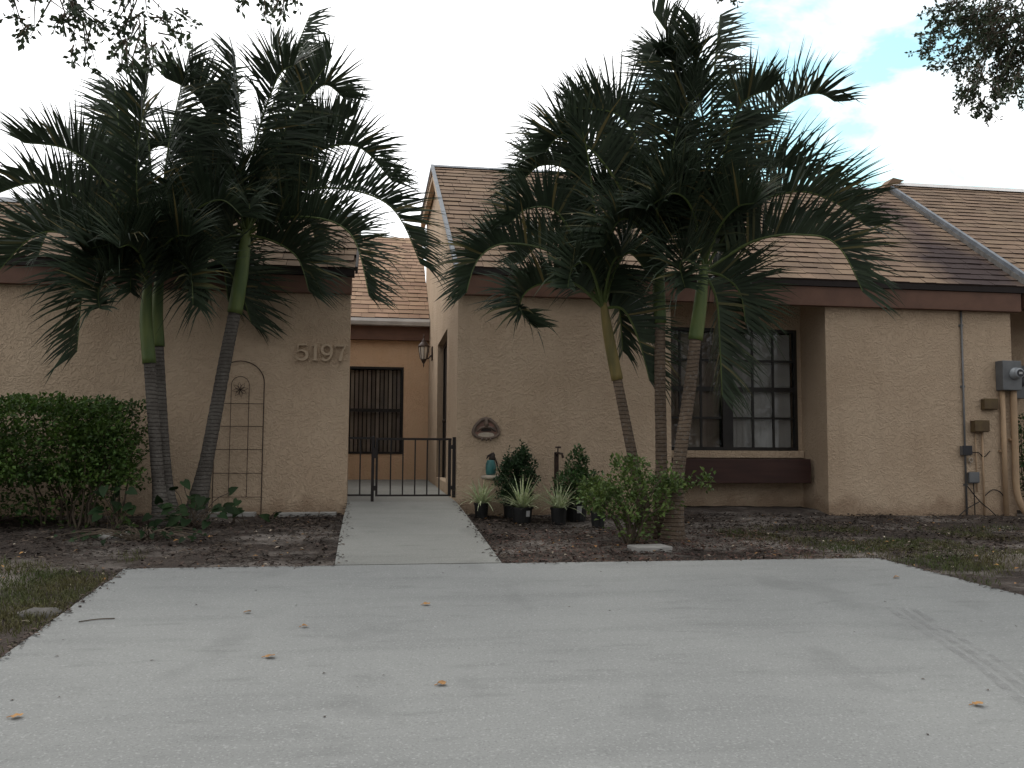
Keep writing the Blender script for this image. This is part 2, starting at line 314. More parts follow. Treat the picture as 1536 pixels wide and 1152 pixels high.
# ------------------------------------------------------------------ mesh helpers
class MB:
    def __init__(s): s.v, s.f, s.m = [], [], []
    def add(s, vs, fs, mi=0):
        o = len(s.v); s.v.extend(Vector(p) for p in vs)
        for f in fs: s.f.append([i + o for i in f]); s.m.append(mi)
    def box(s, a, b, mi=0):
        x0, x1 = sorted((a[0], b[0])); y0, y1 = sorted((a[1], b[1])); z0, z1 = sorted((a[2], b[2]))
        s.add([(x0, y0, z0), (x1, y0, z0), (x1, y1, z0), (x0, y1, z0), (x0, y0, z1), (x1, y0, z1), (x1, y1, z1), (x0, y1, z1)],
              [(0, 3, 2, 1), (4, 5, 6, 7), (0, 1, 5, 4), (1, 2, 6, 5), (2, 3, 7, 6), (3, 0, 4, 7)], mi); return s
    def prism(s, poly, axis, a, b, mi=0):
        "poly: 2-D points; axis: which world axis it is extruded along, from a to b"
        def P(p, t): return {'x': (t, p[0], p[1]), 'y': (p[0], t, p[1]), 'z': (p[0], p[1], t)}[axis]
        n = len(poly); vs = [P(p, a) for p in poly] + [P(p, b) for p in poly]
        s.add(vs, [tuple(range(n))[::-1], tuple(range(n, 2 * n))] + [(i, (i + 1) % n, n + (i + 1) % n, n + i) for i in range(n)], mi); return s
    def tube(s, pts, r, n=8, mi=0, closed=False, cap=True):
        pts = [Vector(p) for p in pts]; k = len(pts)
        rs = r if isinstance(r, (list, tuple)) else [r] * k
        prev = None; o = len(s.v)
        for i, p in enumerate(pts):
            a = pts[(i - 1) % k] if (closed or i > 0) else p; b = pts[(i + 1) % k] if (closed or i < k - 1) else p
            t = (b - a).normalized()
            if prev is None:
                prev = t.orthogonal().normalized()
            else:
                prev = (prev - t * prev.dot(t)).normalized()
            q = t.cross(prev)
            for j in range(n):
                a_ = 2 * math.pi * j / n
                s.v.append(p + (prev * math.cos(a_) + q * math.sin(a_)) * rs[i])
        for i in range(k if closed else k - 1):
            i2 = (i + 1) % k
            for j in range(n):
                j2 = (j + 1) % n
                s.f.append([o + i * n + j, o + i * n + j2, o + i2 * n + j2, o + i2 * n + j]); s.m.append(mi)
        if cap and not closed:
            s.f.append([o + j for j in range(n)][::-1]); s.m.append(mi)
            s.f.append([o + (k - 1) * n + j for j in range(n)]); s.m.append(mi)
        return s
    def lathe(s, c, prof, n=16, mi=0):
        c = Vector(c); o = len(s.v)
        for r, z in prof:
            for j in range(n):
                a = 2 * math.pi * j / n; s.v.append(c + Vector((r * math.cos(a), r * math.sin(a), z)))
        for i in range(len(prof) - 1):
            for j in range(n):
                j2 = (j + 1) % n; s.f.append([o + i * n + j, o + i * n + j2, o + (i + 1) * n + j2, o + (i + 1) * n + j]); s.m.append(mi)
        s.f.append([o + j for j in range(n)][::-1]); s.m.append(mi)
        s.f.append([o + (len(prof) - 1) * n + j for j in range(n)]); s.m.append(mi)
        return s
    def leaf(s, p, d, n, L, W, mi=0, fold=.25):
        "one folded leaf: base p, direction d, face normal n"
        d = d.normalized(); sd = d.cross(n)
        if sd.length < 1e-4: sd = d.orthogonal()
        sd.normalize(); up = sd.cross(d)
        m1 = p + d * L * .55 + up * (-.04 * L); tip = p + d * L - up * L * .12
        s.add([p, m1 + sd * W * .5 + up * W * fold, tip, m1 - sd * W * .5 + up * W * fold, p + d * L * .5],
              [(0, 4, 1), (4, 2, 1), (0, 3, 4), (4, 3, 2)], mi)
    def build(s, name, mats, parent=None, smooth=False, bevel=0):
        me = bpy.data.meshes.new(name)
        off = parent_loc(parent)
        me.from_pydata([v - off for v in s.v], [], s.f)
        for m in (mats if isinstance(mats, (list, tuple)) else [mats]): me.materials.append(m)
        if len(me.materials) > 1: me.polygons.foreach_set('material_index', s.m)
        if smooth: me.polygons.foreach_set('use_smooth', [True] * len(me.polygons))
        me.update()
        o = bpy.data.objects.new(name, me); COL.objects.link(o)
        if parent: o.parent = parent
        if bevel:
            b = o.modifiers.new('bevel', 'BEVEL'); b.width = bevel; b.segments = 2; b.limit_method = 'ANGLE'
        return o

def parent_loc(p):
    v = Vector((0, 0, 0))
    while p is not None:
        v += p.location; p = p.parent
    return v
def tag(o, label=None, cat=None, group=None, kind=None):
    if label: o['label'] = label
    if cat: o['category'] = cat
    if group: o['group'] = group
    if kind: o['kind'] = kind
    return o
def thing(name, label, cat, loc, group=None):
    o = bpy.data.objects.new(name, None); COL.objects.link(o); o.location = loc; o.empty_display_size = .2
    return tag(o, label, cat, group)
def smooth(t): t = max(0, min(1, t)); return t * t * (3 - 2 * t)
def rnd(a, b): return random.uniform(a, b)
def rvec():
    while True:
        v = Vector((rnd(-1, 1), rnd(-1, 1), rnd(-1, 1)))
        if .01 < v.length < 1: return v.normalized()

SL = .073                 # rise of the driveway towards the house
YF = 10.91                # the street front of the house
DY = 7.2                  # upper end of the driveway
def drive_z(y): return SL * y
def soil(x, y):
    if y < DY: z = SL * y - .035
    else: z = SL * DY - .035 + (.64 - SL * DY + .035) * smooth((y - DY) / 3.6) ** .8
    z -= .008 * max(0, min(x, 9)) * smooth((y - DY) / 3)
    p = Vector((x, y, 0))
    z += .018 * noise.noise(p * 1.3) + .010 * noise.noise(p * 4.1) + .006 * noise.noise(p * 11)
    if y < DY + .1 : z = min(z, SL * y - .012)
    if 3.74 < x < 5.9 and 10.7 < y < 11.7: z += .07 * smooth((y - 10.7) / .5)
    return z

# ------------------------------------------------------------------ ground, driveway, walkway
def axis(lo, hi, step, far):
    a = [lo + step * i for i in range(int((hi - lo) / step) + 1)]
    d = step; left = []; x = lo
    while x > -far: d *= 1.6; x -= d; left.append(x)
    right = []; d = step; x = a[-1]
    while x < far: d *= 1.6; x += d; right.append(x)
    return left[::-1] + a + right
xs = axis(-7.5, 9.6, .07, 600); ys = axis(2.0, 11.9, .06, 600)
mb = MB(); nx = len(xs)
for y in ys:
    for x in xs:
        if y > 12.2: z = .62
        elif y < -3: z = -.25
        else: z = soil(x, y)
        if y > 11.0 and -1.7 < x < 1.2: z = min(z, .6)
        if abs(x) > 20 or y > 20: z = .6 if y > 8 else z
        mb.v.append(Vector((x, y, z)))
for j in range(len(ys) - 1):
    for i in range(nx - 1):
        mb.f.append([j * nx + i, j * nx + i + 1, (j + 1) * nx + i + 1, (j + 1) * nx + i]); mb.m.append(0)
tag(mb.build('ground', M['soil'], smooth=True), kind='structure')

# the driveway: a slab with a flared right edge
edgeL = [(-1.97, DY), (-1.985, 5.0), (-2.0, 2.5), (-2.0, -3.5)]
edgeR = [(4.38, DY), (4.47, 6.8), (4.60, 6.2), (4.74, 5.6), (4.85, 4.8), (4.95, 3.6), (5.0, 2.0), (5.0, -3.5)]
def edge_x(e, y):
    for (xa, ya), (xb, yb) in zip(e, e[1:]):
        if yb <= y <= ya: return xa + (xb - xa) * (ya - y) / (ya - yb)
    return e[-1][0]
mb = MB(); rows = 200; top = []
for i in range(rows + 1):
    y = DY - (DY + 3.5) * i / rows
    xl = edge_x(edgeL, y) + .016 * noise.noise(Vector((0, y * 3, 3))) + .008 * noise.noise(Vector((0, y * 19, 3))); xr = edge_x(edgeR, y) + .016 * noise.noise(Vector((4, y * 3, 3))) + .008 * noise.noise(Vector((4, y * 19, 3)))
    z = drive_z(y)
    mb.v += [Vector((xl, y, z - .14)), Vector((xl, y, z - .012)), Vector((xl + .012, y, z)), Vector((xr - .012, y, z)), Vector((xr, y, z - .012)), Vector((xr, y, z - .14))]
for i in range(rows):
    for k in range(5): mb.f.append([i * 6 + k, i * 6 + k + 1, i * 6 + k + 7, i * 6 + k + 6]); mb.m.append(0)
mb.f.append([0, 1, 2, 3, 4, 5]); mb.m.append(0)
tag(mb.build('driveway', M['drive']), kind='structure')
# walkway slab up to the gate and the courtyard floor
mb = MB()
pts = [(7.215, -.36, 1.0), (8.5, -.385, .98), (9.8, -.40, .955), (10.9, -.405, .928)]
n = len(pts)
for y, a, b in pts:
    z = SL * y + .003
    mb.v += [Vector((a, y, z - .16)), Vector((a, y, z)), Vector((b, y, z)), Vector((b, y, z - .16))]
for i in range(n - 1):
    for k in range(3): mb.f.append([i * 4 + k, i * 4 + k + 1, i * 4 + k + 5, i * 4 + k + 4]); mb.m.append(0)
mb.f.append([0, 1, 2, 3]); mb.m.append(0)
tag(mb.build('walkway', M['walk']), kind='structure')
mb = MB(); mb.prism([(-.405, 10.905), (.926, 10.905), (.926, 17.79), (-1.58, 17.79), (-1.58, 11.12), (-.405, 11.12)], 'z', .5, .795)
tag(mb.build('courtyard_floor', M['walk']), kind='structure')

# tyre marks on the slab
def track(name, px, offs, wdt, m):
    mb = MB()
    base = []
    for x, y in px:
        d = ray(x, y); t = HC / (SL * d.y - d.z); base.append(Vector((0, 0, HC)) + d * t)
    fine = catmull(base, 30)
    for o in offs:
        row = len(mb.v)
        for i, p in enumerate(fine):
            t = (fine[min(i + 1, len(fine) - 1)] - fine[max(i - 1, 0)]).normalized(); s = Vector((t.y, -t.x, 0))
            for q in (-1, 1):
                c = p + s * (o + q * wdt * .5 * (1 + .3 * noise.noise(p * 9))); mb.v.append(Vector((c.x, c.y, drive_z(c.y) + .004)))
        for i in range(len(fine) - 1): mb.f.append([row + 2 * i, row + 2 * i + 1, row + 2 * i + 3, row + 2 * i + 2]); mb.m.append(0)
    return tag(mb.build(name, m), kind='structure')
def catmull(P, n):
    P = [Vector(p) for p in P]
    if len(P) == 2: return [P[0].lerp(P[1], i / (n - 1)) for i in range(n)]
    Q = [P[0] * 2 - P[1]] + P + [P[-1] * 2 - P[-2]]; out = []; seg = len(P) - 1
    for i in range(n):
        u = i / (n - 1) * seg; k = min(int(u), seg - 1); t = u - k; a, b, c, d = Q[k:k + 4]
        out.append(.5 * ((2 * b) + (c - a) * t + (2 * a - 5 * b + 4 * c - d) * t * t + (3 * b - a - 3 * c + d) * t ** 3))
    return out
def rubber():
    m = mat('rubber_scuff', (.20, .20, .195), (.27, .27, .265), scale=20, rough=.9)
    nt = m.node_tree; N = nt.nodes; L = nt.links
    tc = N.new('ShaderNodeTexCoord'); n = N.new('ShaderNodeTexNoise'); n.inputs['Scale'].default_value = 9; n.inputs['Detail'].default_value = 8
    L.new(tc.outputs['Object'], n.inputs[0])
    mr = N.new('ShaderNodeMapRange'); mr.inputs['From Min'].default_value = .36; mr.inputs['From Max'].default_value = .75; mr.inputs['To Max'].default_value = .42
    L.new(n.outputs['Fac'], mr.inputs['Value'])
    t = N.new('ShaderNodeBsdfTransparent'); x = N.new('ShaderNodeMixShader')
    L.new(mr.outputs[0], x.inputs[0]); L.new(t.outputs[0], x.inputs[1]); L.new(N['Principled BSDF'].outputs[0], x.inputs[2]); L.new(x.outputs[0], N['Material Output'].inputs[0])
    return m
M['rubber'] = rubber()
track('tyre_mark', [(1345, 912), (1395, 945), (1450, 978), (1500, 1012), (1560, 1060)], [-.10, -.02, .06], .05, M['rubber'])

# ------------------------------------------------------------------ house
house = thing('house', 'single-storey tan stucco house with brown shingle roofs around a gated entry court', 'house', (0, YF, .6))
def shingles(name, e0, e1, r0, r1, parent, m, course=.235):
    "a roof plane between eave ends e0, e1 and ridge ends r0, r1, laid in overlapping courses of tabs"
    e0, e1, r0, r1 = map(Vector, (e0, e1, r0, r1))
    slope = (r0 - e0); up = Vector((0, slope.y, slope.z)).normalized(); nrm = Vector((1, 0, 0)).cross(up).normalized()
    Ls = slope.length; nC = max(1, round(Ls / course)); mb = MB()
    mb.add([e0 - nrm * .03, e1 - nrm * .03, r1 - nrm * .03, r0 - nrm * .03], [(0, 1, 2, 3)], 0)      # roof deck
    for c in range(nC):
        t0, t1 = c / nC, (c + 1.0) / nC
        a0, a1 = e0.lerp(r0, t0), e1.lerp(r1, t0); b0, b1 = e0.lerp(r0, t1), e1.lerp(r1, t1)
        wd = (a1 - a0).length; x = -rnd(0, .3)
        while x < wd:
            w2 = rnd(.14, .36); u0, u1 = max(0, x) / wd, min(wd, x + w2 - .006) / wd; x += w2
            if u1 - u0 < .004: continue
            th = rnd(.011, .022); j = rnd(-.014, .014) if c else 0
            p = [a0.lerp(a1, u0) - up * j, a0.lerp(a1, u1) - up * (j + rnd(-.004, .004)), b0.lerp(b1, u1) + up * .01, b0.lerp(b1, u0) + up * .01]
            h = [nrm * th, nrm * th, nrm * .002, nrm * .002]
            q = [p[i] + h[i] for i in range(4)]
            mb.add(q + [p[0] - nrm * .012, p[1] - nrm * .012], [(0, 1, 2, 3)], 0)
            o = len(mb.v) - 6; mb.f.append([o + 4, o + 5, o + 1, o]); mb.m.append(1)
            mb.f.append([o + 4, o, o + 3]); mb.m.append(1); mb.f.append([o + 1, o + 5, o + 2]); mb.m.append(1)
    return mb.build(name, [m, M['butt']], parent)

W = 3.40   # underside of the fascia
# front walls
def wall(name, boxes, m='stucco', extra=None):
    mb = MB()
    for a, b in boxes: mb.box(a, b)
    if extra: extra(mb)
    return mb.build(name, M[m], house)
wall('front_wall', [((-9.0, YF, .2), (-.415, YF + .2, 3.66))])
wall('front_wall', [((.93, YF, .2), (3.74, YF + .25, 3.66))])
wall('front_wall', [((5.92, YF, .2), (8.70, YF + .25, 3.66))])
wall('end_wall', [((8.45, YF + .253, .2), (8.697, 19.5, 3.6))])
# window recess: two returns, back wall around the opening
RB = 11.62; WX0, WX1, WZ0, WZ1 = 3.76, 5.85, 1.45, 3.17
wall('recess_wall', [((3.5, YF + .253, .2), (3.738, RB, 3.6))])
wall('recess_wall', [((5.922, YF + .253, .2), (6.15, RB, 3.6))])
wall('recess_wall', [((3.5, RB + .003, .2), (6.15, RB + .2, WZ0 - .005)), ((3.5, RB + .003, WZ1), (6.15, RB + .2, 3.6)),
                     ((3.5, RB + .003, WZ0 - .005), (WX0 + .0, RB + .2, WZ1)), ((WX1, RB + .003, WZ0 - .005), (6.15, RB + .2, WZ1))])
wall('soffit', [((3.742, YF + .004, 3.58), (5.918, RB, 3.65))])
# the tall side wall of the right wing with the entry door in it
DY0, DY1, DZ0, DZ1 = 12.72, 14.95, .95, 3.22
def gable(mb):
    mb.prism([(YF + .252, DZ1), (19.5, DZ1), (19.5, 6.52), (15.3, 6.36), (YF + .252, 3.70)], 'x', .93, 1.15)
wall('gable_wall', [((.93, YF + .252, .2), (1.15, DY0, DZ1)), ((.93, DY1, .2), (1.15, 19.5, DZ1)), ((.932, DY0, .2), (1.15, DY1, DZ0))], 'stucco', gable)
# left wing side wall, and the gable above it
wall('gable_wall', [((-1.8, YF + .202, .2), (-1.6, 17.79, 3.55)), ((-1.8, 14.32, 3.55), (-1.6, 17.79, 4.3))], 'stucco', lambda mb: mb.prism([(YF + .05, 3.66), (14.3, 3.66), (12.46, 4.70)], 'x', -.98, -.83))
wall('soffit', [((-8.9, YF + .21, 3.56), (-.85, 14.3, 3.655))])
# courtyard back wall with a window opening
CX0, CX1, CZ0, CZ1 = -1.2, .42, 1.31, 3.08; CY = 17.8
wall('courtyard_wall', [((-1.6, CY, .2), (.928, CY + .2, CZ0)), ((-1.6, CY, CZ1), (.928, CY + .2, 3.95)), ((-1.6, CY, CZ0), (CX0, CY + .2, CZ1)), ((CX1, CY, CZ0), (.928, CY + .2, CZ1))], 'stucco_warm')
# roofs
shR = M['shingle'].copy(); shR.name = 'stained_shingle'
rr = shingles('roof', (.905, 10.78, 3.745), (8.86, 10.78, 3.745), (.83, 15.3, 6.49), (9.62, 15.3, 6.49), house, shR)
add_stain(shR, (8.42, .50, 3.5), 1.12, (.72, 1.5, 3.0, -.2), (.032, .022, .024), .92)
add_stain(shR, (8.75, 2.6, 4.6), .92, (.40, 1.8, 3.0, -.18), (.06, .04, .04), .75)
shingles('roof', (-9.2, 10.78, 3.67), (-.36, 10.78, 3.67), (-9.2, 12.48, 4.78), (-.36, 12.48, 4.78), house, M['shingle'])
mb = MB().add([(-9.2, 12.5, 4.77), (-.36, 12.5, 4.77), (-.36, 14.4, 3.64), (-9.2, 14.4, 3.64)], [(3, 2, 1, 0)]); 
mb = MB(); mb.prism([(12.49, 4.76), (14.4, 3.62), (14.4, 3.58), (12.49, 4.70)], 'x', -9.2, -.80); mb.build('roof', M['shingle'], house)
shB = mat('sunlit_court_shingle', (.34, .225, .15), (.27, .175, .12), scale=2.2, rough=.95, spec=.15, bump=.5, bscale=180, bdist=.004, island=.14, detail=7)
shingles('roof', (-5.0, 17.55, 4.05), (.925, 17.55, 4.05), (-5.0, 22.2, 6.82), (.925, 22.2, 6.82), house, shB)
mb = MB(); mb.prism([(15.3, 6.44), (19.6, 6.60), (19.6, 6.52), (15.3, 6.36)], 'x', .80, 9.6); mb.prism([(19.45, 6.5), (23.5, 4.2), (23.5, 4.1), (19.45, 6.4)], 'x', 1.2, 9.6); mb.build('roof', M['shingle'], house)
# ridge caps and metal edges
mb = MB(); mb.prism([(15.18, 6.455), (15.30, 6.525), (15.44, 6.50), (15.30, 6.49)], 'x', .80, 9.62); mb.build('ridge_cap', M['flash'], house)
mb = MB(); mb.prism([(12.38, 4.74), (12.49, 4.83), (12.60, 4.74), (12.49, 4.79)], 'x', -9.2, -.34); mb.build('ridge_cap', M['flash'], house)
def bar(mb, a, b, wx, h, mi=0):
    "a straight board from a to b, wx wide in x, h tall in z"
    a, b = Vector(a), Vector(b)
    vs = []
    for p in (a, b):
        for dx, dz in ((-wx / 2, -h), (wx / 2, -h), (wx / 2, 0), (-wx / 2, 0)): vs.append(p + Vector((dx, 0, dz)))
    mb.add(vs, [(0, 3, 2, 1), (4, 5, 6, 7), (0, 1, 5, 4), (1, 2, 6, 5), (2, 3, 7, 6), (3, 0, 4, 7)], mi)
mb = MB(); bar(mb, (.895, 10.76, 3.77), (.815, 15.3, 6.53), .05, .07); bar(mb, (.815, 15.3, 6.53), (.79, 19.6, 6.66), .05, .07)
mb.build('rake_edge', M['flash'], house)
mb = MB(); bar(mb, (.905, 11.0, 3.80), (.865, 15.3, 6.42), .09, .16); bar(mb, (.865, 15.3, 6.42), (.84, 19.55, 6.56), .09, .16)
mb.build('rake_board', M['stucco'], house)
mb = MB(); bar(mb, (-.345, 10.77, 3.695), (-.345, 12.48, 4.80), .03, .09); mb.build('rake_edge', M['drip'], house)
# fascia boards with the dark drip board above
mb = MB().box((-9.2, YF - .10, 3.36), (-.40, YF - .003, 3.575)); mb.build('fascia', M['fascia'], house, bevel=.006)
mb = MB().box((-9.2, YF - .125, 3.578), (-.37, YF - .003, 3.665)); mb.build('drip_edge', M['drip'], house)
mb = MB().box((.93, YF - .10, W), (8.80, YF - .003, 3.66)); mb.build('fascia', M['fascia'], house, bevel=.006)
mb = MB().box((.905, YF - .125, 3.663), (8.84, YF - .003, 3.745)); mb.build('drip_edge', M['drip'], house)
mb = MB().box((-1.59, CY - .16, 3.62), (.926, CY - .003, 3.90)); mb.build('fascia', M['fascia'], house)
mb = MB(); mb.prism([(CY - .33, 3.90), (CY - .165, 3.90), (CY - .165, 4.03), (CY - .36, 4.03), (CY - .37, 3.97)], 'x', -1.59, .924); mb.build('gutter', M['gutter'], house)

def window(loc_x0, x1, z0, z1, y, cols, rows, parent, mid=None, blinds=True, slat=.09, blindmat='blind', deep=.5, gl='glass'):
    cx = (loc_x0 + x1) / 2
    wnd = MB(); t = .045
    for a, b in (((loc_x0, z0), (x1, z0 + t)), ((loc_x0, z1 - t), (x1, z1)), ((loc_x0, z0 + t), (loc_x0 + t, z1 - t)), ((x1 - t, z0 + t), (x1, z1 - t))):
        wnd.box((a[0], y, a[1]), (b[0], y + .07, b[1]))
    if mid: wnd.box((cx - .075, y - .006, z0 + .002), (cx + .075, y + .065, z1 - .002))
    w_ = wnd.build('window', M['frame'], parent)
    spans = [(loc_x0 + t, cx - .075), (cx + .075, x1 - t)] if mid else [(loc_x0 + t, x1 - t)]
    for a, b in spans:
        mb = MB(); mt = .018
        for i in range(1, cols):
            x = a + (b - a) * i / cols; mb.box((x - mt / 1.2, y + .02, z0 + t), (x + mt / 1.2, y + .045, z1 - t))
        for j in range(1, rows):
            z = z0 + t + (z1 - z0 - 2 * t) * j / rows; h = .032 if j == rows // 2 else mt / 1.2
            mb.box((a, y + .018, z - h), (b, y + .048, z + h))
        mb.build('muntin', M['frame'], w_)
        g = MB().add([(a, y + .032, z0 + t), (b, y + .032, z0 + t), (b, y + .032, z1 - t), (a, y + .032, z1 - t)], [(0, 1, 2, 3)]); 
        g = MB(); g.box((a, y + .030, z0 + t), (b, y + .034, z1 - t)); g.build('pane', M[gl], w_)
        if blinds:
            bl = MB(); x = a + .01
            while x < b - slat * .5:
                an = rnd(.05, .12); s_ = slat * .52; wd_ = slat * (1.02 if blindmat == 'blind' else .66)
                bl.add([(x - s_ * .1, y + .10, z0 + .02), (x + wd_, y + .10 + slat * an, z0 + .02), (x + wd_, y + .10 + slat * an, z1 - .06), (x - s_ * .1, y + .10, z1 - .06)], [(0, 1, 2, 3)]); x += slat
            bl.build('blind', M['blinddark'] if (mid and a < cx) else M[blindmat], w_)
    rm = MB()
    X0, X1, Y0, Y1, Z0, Z1 = loc_x0 - .02, x1 + .02, y + .09, y + .09 + deep, z0 - .02, z1 + .02
    rm.add([(X0, Y0, Z0), (X1, Y0, Z0), (X1, Y1, Z0), (X0, Y1, Z0), (X0, Y0, Z1), (X1, Y0, Z1), (X1, Y1, Z1), (X0, Y1, Z1)], [(0, 1, 2, 3), (7, 6, 5, 4), (1, 5, 6, 2), (2, 6, 7, 3), (3, 7, 4, 0)])
    rm.build('window_interior', M['dark'], w_)
    return w_
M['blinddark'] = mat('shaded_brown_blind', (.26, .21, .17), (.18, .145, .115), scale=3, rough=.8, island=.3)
window(WX0, WX1, WZ0, WZ1, RB - .02, 3, 4, house, mid=True)
wc = window(CX0, CX1, CZ0, CZ1, CY - .012, 1, 2, house, slat=.085, blindmat='blinddark', gl='screen')
# sill and planter box under the recessed window
mb = MB().box((3.745, RB - .10, 1.345), (5.90, RB - .003, 1.445)); mb.build('window_sill', M['stucco'], house, bevel=.008)
mb = MB().box((3.95, RB - .36, 1.005), (5.86, RB - .003, 1.335)); mb.build('planter_box', M['woodbox'], house, bevel=.008)
# entry door in the side wall, dark behind a pale reveal
mb = MB(); mb.box((1.03, DY0 + .002, DZ0 + .002), (1.10, DY0 + .07, DZ1 - .002)); mb.box((1.03, DY1 - .07, DZ0 + .002), (1.10, DY1 - .002, DZ1 - .002)); mb.box((1.03, DY0 + .07, DZ1 - .07), (1.10, DY1 - .07, DZ1 - .002))
dr = mb.build('door', M['frame'], house)
mb = MB().box((1.055, DY0 + .07, DZ0 + .002), (1.09, DY1 - .07, DZ1 - .07)); mb.build('door_panel', M['frame'], dr)
mb = MB().lathe((1.035, DY1 - .28, 1.9), [(.0, -.03), (.03, -.02), (.035, 0), (.03, .02), (.0, .03)], 10); mb.build('handle', M['brass'], dr)

# ------------------------------------------------------------------ the neighbour's house at the right
nb = thing('neighbouring_house', 'brown shingle roof and tan wall of the next house beyond the sloping metal flashing', 'house', (9.2, 11.5, .6))
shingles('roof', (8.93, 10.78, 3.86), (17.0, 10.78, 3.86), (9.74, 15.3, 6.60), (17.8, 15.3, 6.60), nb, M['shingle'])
mb = MB(); bar(mb, (8.90, 10.74, 3.88), (9.70, 15.32, 6.63), .06, .16); mb.build('flashing', M['flash'], nb)
mb = MB(); bar(mb, (8.868, 10.75, 3.82), (9.655, 15.32, 6.56), .02, .09); mb.build('flashing', M['stone'], nb)
mb = MB(); mb.prism([(15.18, 6.57), (15.30, 6.67), (15.44, 6.62), (15.30, 6.61)], 'x', 9.70, 17.8); mb.build('ridge_cap', M['gutter'], nb)
mb = MB().prism([(9.50, 6.50), (9.72, 6.72), (9.95, 6.68), (9.72, 6.55)], 'y', 15.2, 15.5); mb.build('ridge_cap', M['shingle'], nb)
mb = MB().box((8.86, YF - .10, 3.46), (17, YF - .003, 3.74)); mb.build('fascia', M['fascia'], nb)
mb = MB().box((8.87, 11.9, .2), (17, 12.1, 3.7)); mb.build('wall', M['stucco'], nb)
mb = MB().box((8.87, YF + .0, 3.62), (17, 11.9, 3.7)); mb.build('soffit', M['fascia'], nb)
mb = MB(); mb.prism([(15.3, 6.54), (19.6, 4.2), (19.6, 4.1), (15.3, 6.46)], 'x', 9.74, 17.8); mb.build('roof', M['shingle'], nb)

# ------------------------------------------------------------------ house number
hn = thing('house_number', 'raised serif number 5197 painted the colour of the stucco wall', 'house number', (-.75, YF, 2.53))
def stroke(mb, pts, y0, y1):
    "a flat ribbon of varying width, extruded off the wall"
    L_, R2 = [], []
    for i, (x, z, wd) in enumerate(pts):
        a = Vector(pts[max(i - 1, 0)][:2]); b = Vector(pts[min(i + 1, len(pts) - 1)][:2]); t = (b - a).normalized(); nrm = Vector((-t.y, t.x))
        L_.append((x + nrm.x * wd / 2, z + nrm.y * wd / 2)); R2.append((x - nrm.x * wd / 2, z - nrm.y * wd / 2))
    for i in range(len(pts) - 1):
        mb.prism([R2[i], R2[i + 1], L_[i + 1], L_[i]], 'y', y1, y0)
def arc(cx, cz, rx, rz, a0, a1, w0, w1, n=14):
    r = []
    for i in range(n + 1):
        t = i / n; a = R_(a0 + (a1 - a0) * t); wv = w0 + (w1 - w0) * math.sin(math.pi * t)
        r.append((cx + rx * math.cos(a), cz + rz * math.sin(a), wv))
    return r
H = .205; dy0, dy1 = YF - .05, YF + .002
M['digit'] = mat('painted_number', (.50, .385, .275), (.46, .355, .25), scale=9, rough=.7)
digits = {
 '5': [[(-.045, .195, .026), (.058, .195, .022)], [(-.042, .20, .012), (-.046, .10, .012)], arc(-.002, .066, .066, .058, 140, -165, .010, .036, 20)],
 '1': [[(.0, .0, .036), (.0, .205, .036)], [(-.034, .007, .016), (.034, .007, .016)], [(-.036, .178, .012), (.0, .198, .014)]],
 '9': [arc(0, .138, .056, .060, 0, 360, .026, .03, 26), arc(-.012, .118, .070, .112, 12, -125, .030, .026, 16)],
 '7': [[(-.060, .192, .026), (.062, .192, .026)], [(-.058, .20, .012), (-.062, .158, .010)], [(.060, .19, .012), (.020, .10, .024), (.002, .0, .042)]],
}
for ch, px in zip('5197', (462, 473, 491, 511)):
    px = {'5': 453, '1': 473.5, '9': 490.5, '7': 510.5}[ch]
    c = at(px, 528, YF)
    mb = MB()
    for st in digits[ch]: stroke(mb, [(c.x + x * 1.02, 2.528 + z, wd) for x, z, wd in st], dy0 - rnd(0, .002), dy1)
    mb.build('digit', M['digit'], hn)

# ------------------------------------------------------------------ gate and railing
GY = 10.97; g0 = .805
def railing_bars(mb, x0, x1, nb_, z0, z1, r=.0085):
    for i in range(nb_):
        x = x0 + (x1 - x0) * (i + .5) / nb_ if nb_ else 0
        mb.box((x - r, GY - r, z0), (x + r, GY + r, z1))
rl = thing('railing', 'short fixed black railing panel with post beside the left wall corner', 'railing', (-.2, GY, g0))
mb = MB().box((-.41, GY - .016, 1.565), (-.085, GY + .016, 1.592)); mb.build('top_rail', M['black'], rl)
mb = MB().box((-.41, GY - .012, .862), (-.125, GY + .012, .884)); mb.build('bottom_rail', M['black'], rl)
mb = MB().box((-.27, GY - .0085, .884), (-.253, GY + .0085, 1.565)); mb.build('bar', M['black'], rl)
mb = MB().box((-.125, GY - .02, .72), (-.088, GY + .02, 1.600)); mb.build('post', M['black'], rl, bevel=.004)
gt = thing('garden_gate', 'low black iron gate with thin upright bars closing the entry court', 'gate', (.4, GY, g0))
mb = MB().box((-.072, GY - .016, 1.558), (.872, GY + .016, 1.585)); mb.build('top_rail', M['black'], gt)
mb = MB().box((-.072, GY - .012, .858), (.872, GY + .012, .880)); mb.build('bottom_rail', M['black'], gt)
mb = MB().box((-.072, GY - .014, .880), (-.044, GY + .014, 1.558)); mb.build('stile', M['black'], gt)
mb = MB().box((.830, GY - .016, .880), (.868, GY + .016, 1.558)); mb.build('stile', M['black'], gt)
mb = MB().box((.884, GY - .02, .84), (.925, GY + .02, 1.60)); mb.build('hinge_post', M['black'], gt)
mb = MB().box((.870, GY - .012, 1.45), (.884, GY + .012, 1.50)); mb.build('hinge', M['black'], gt)
mb = MB().box((.870, GY - .012, .94), (.884, GY + .012, .99)); mb.build('hinge', M['black'], gt)
mb = MB().box((-.115, GY - .035, 1.33), (-.05, GY - .0205, 1.46)); mb.build('latch', M['black'], gt)
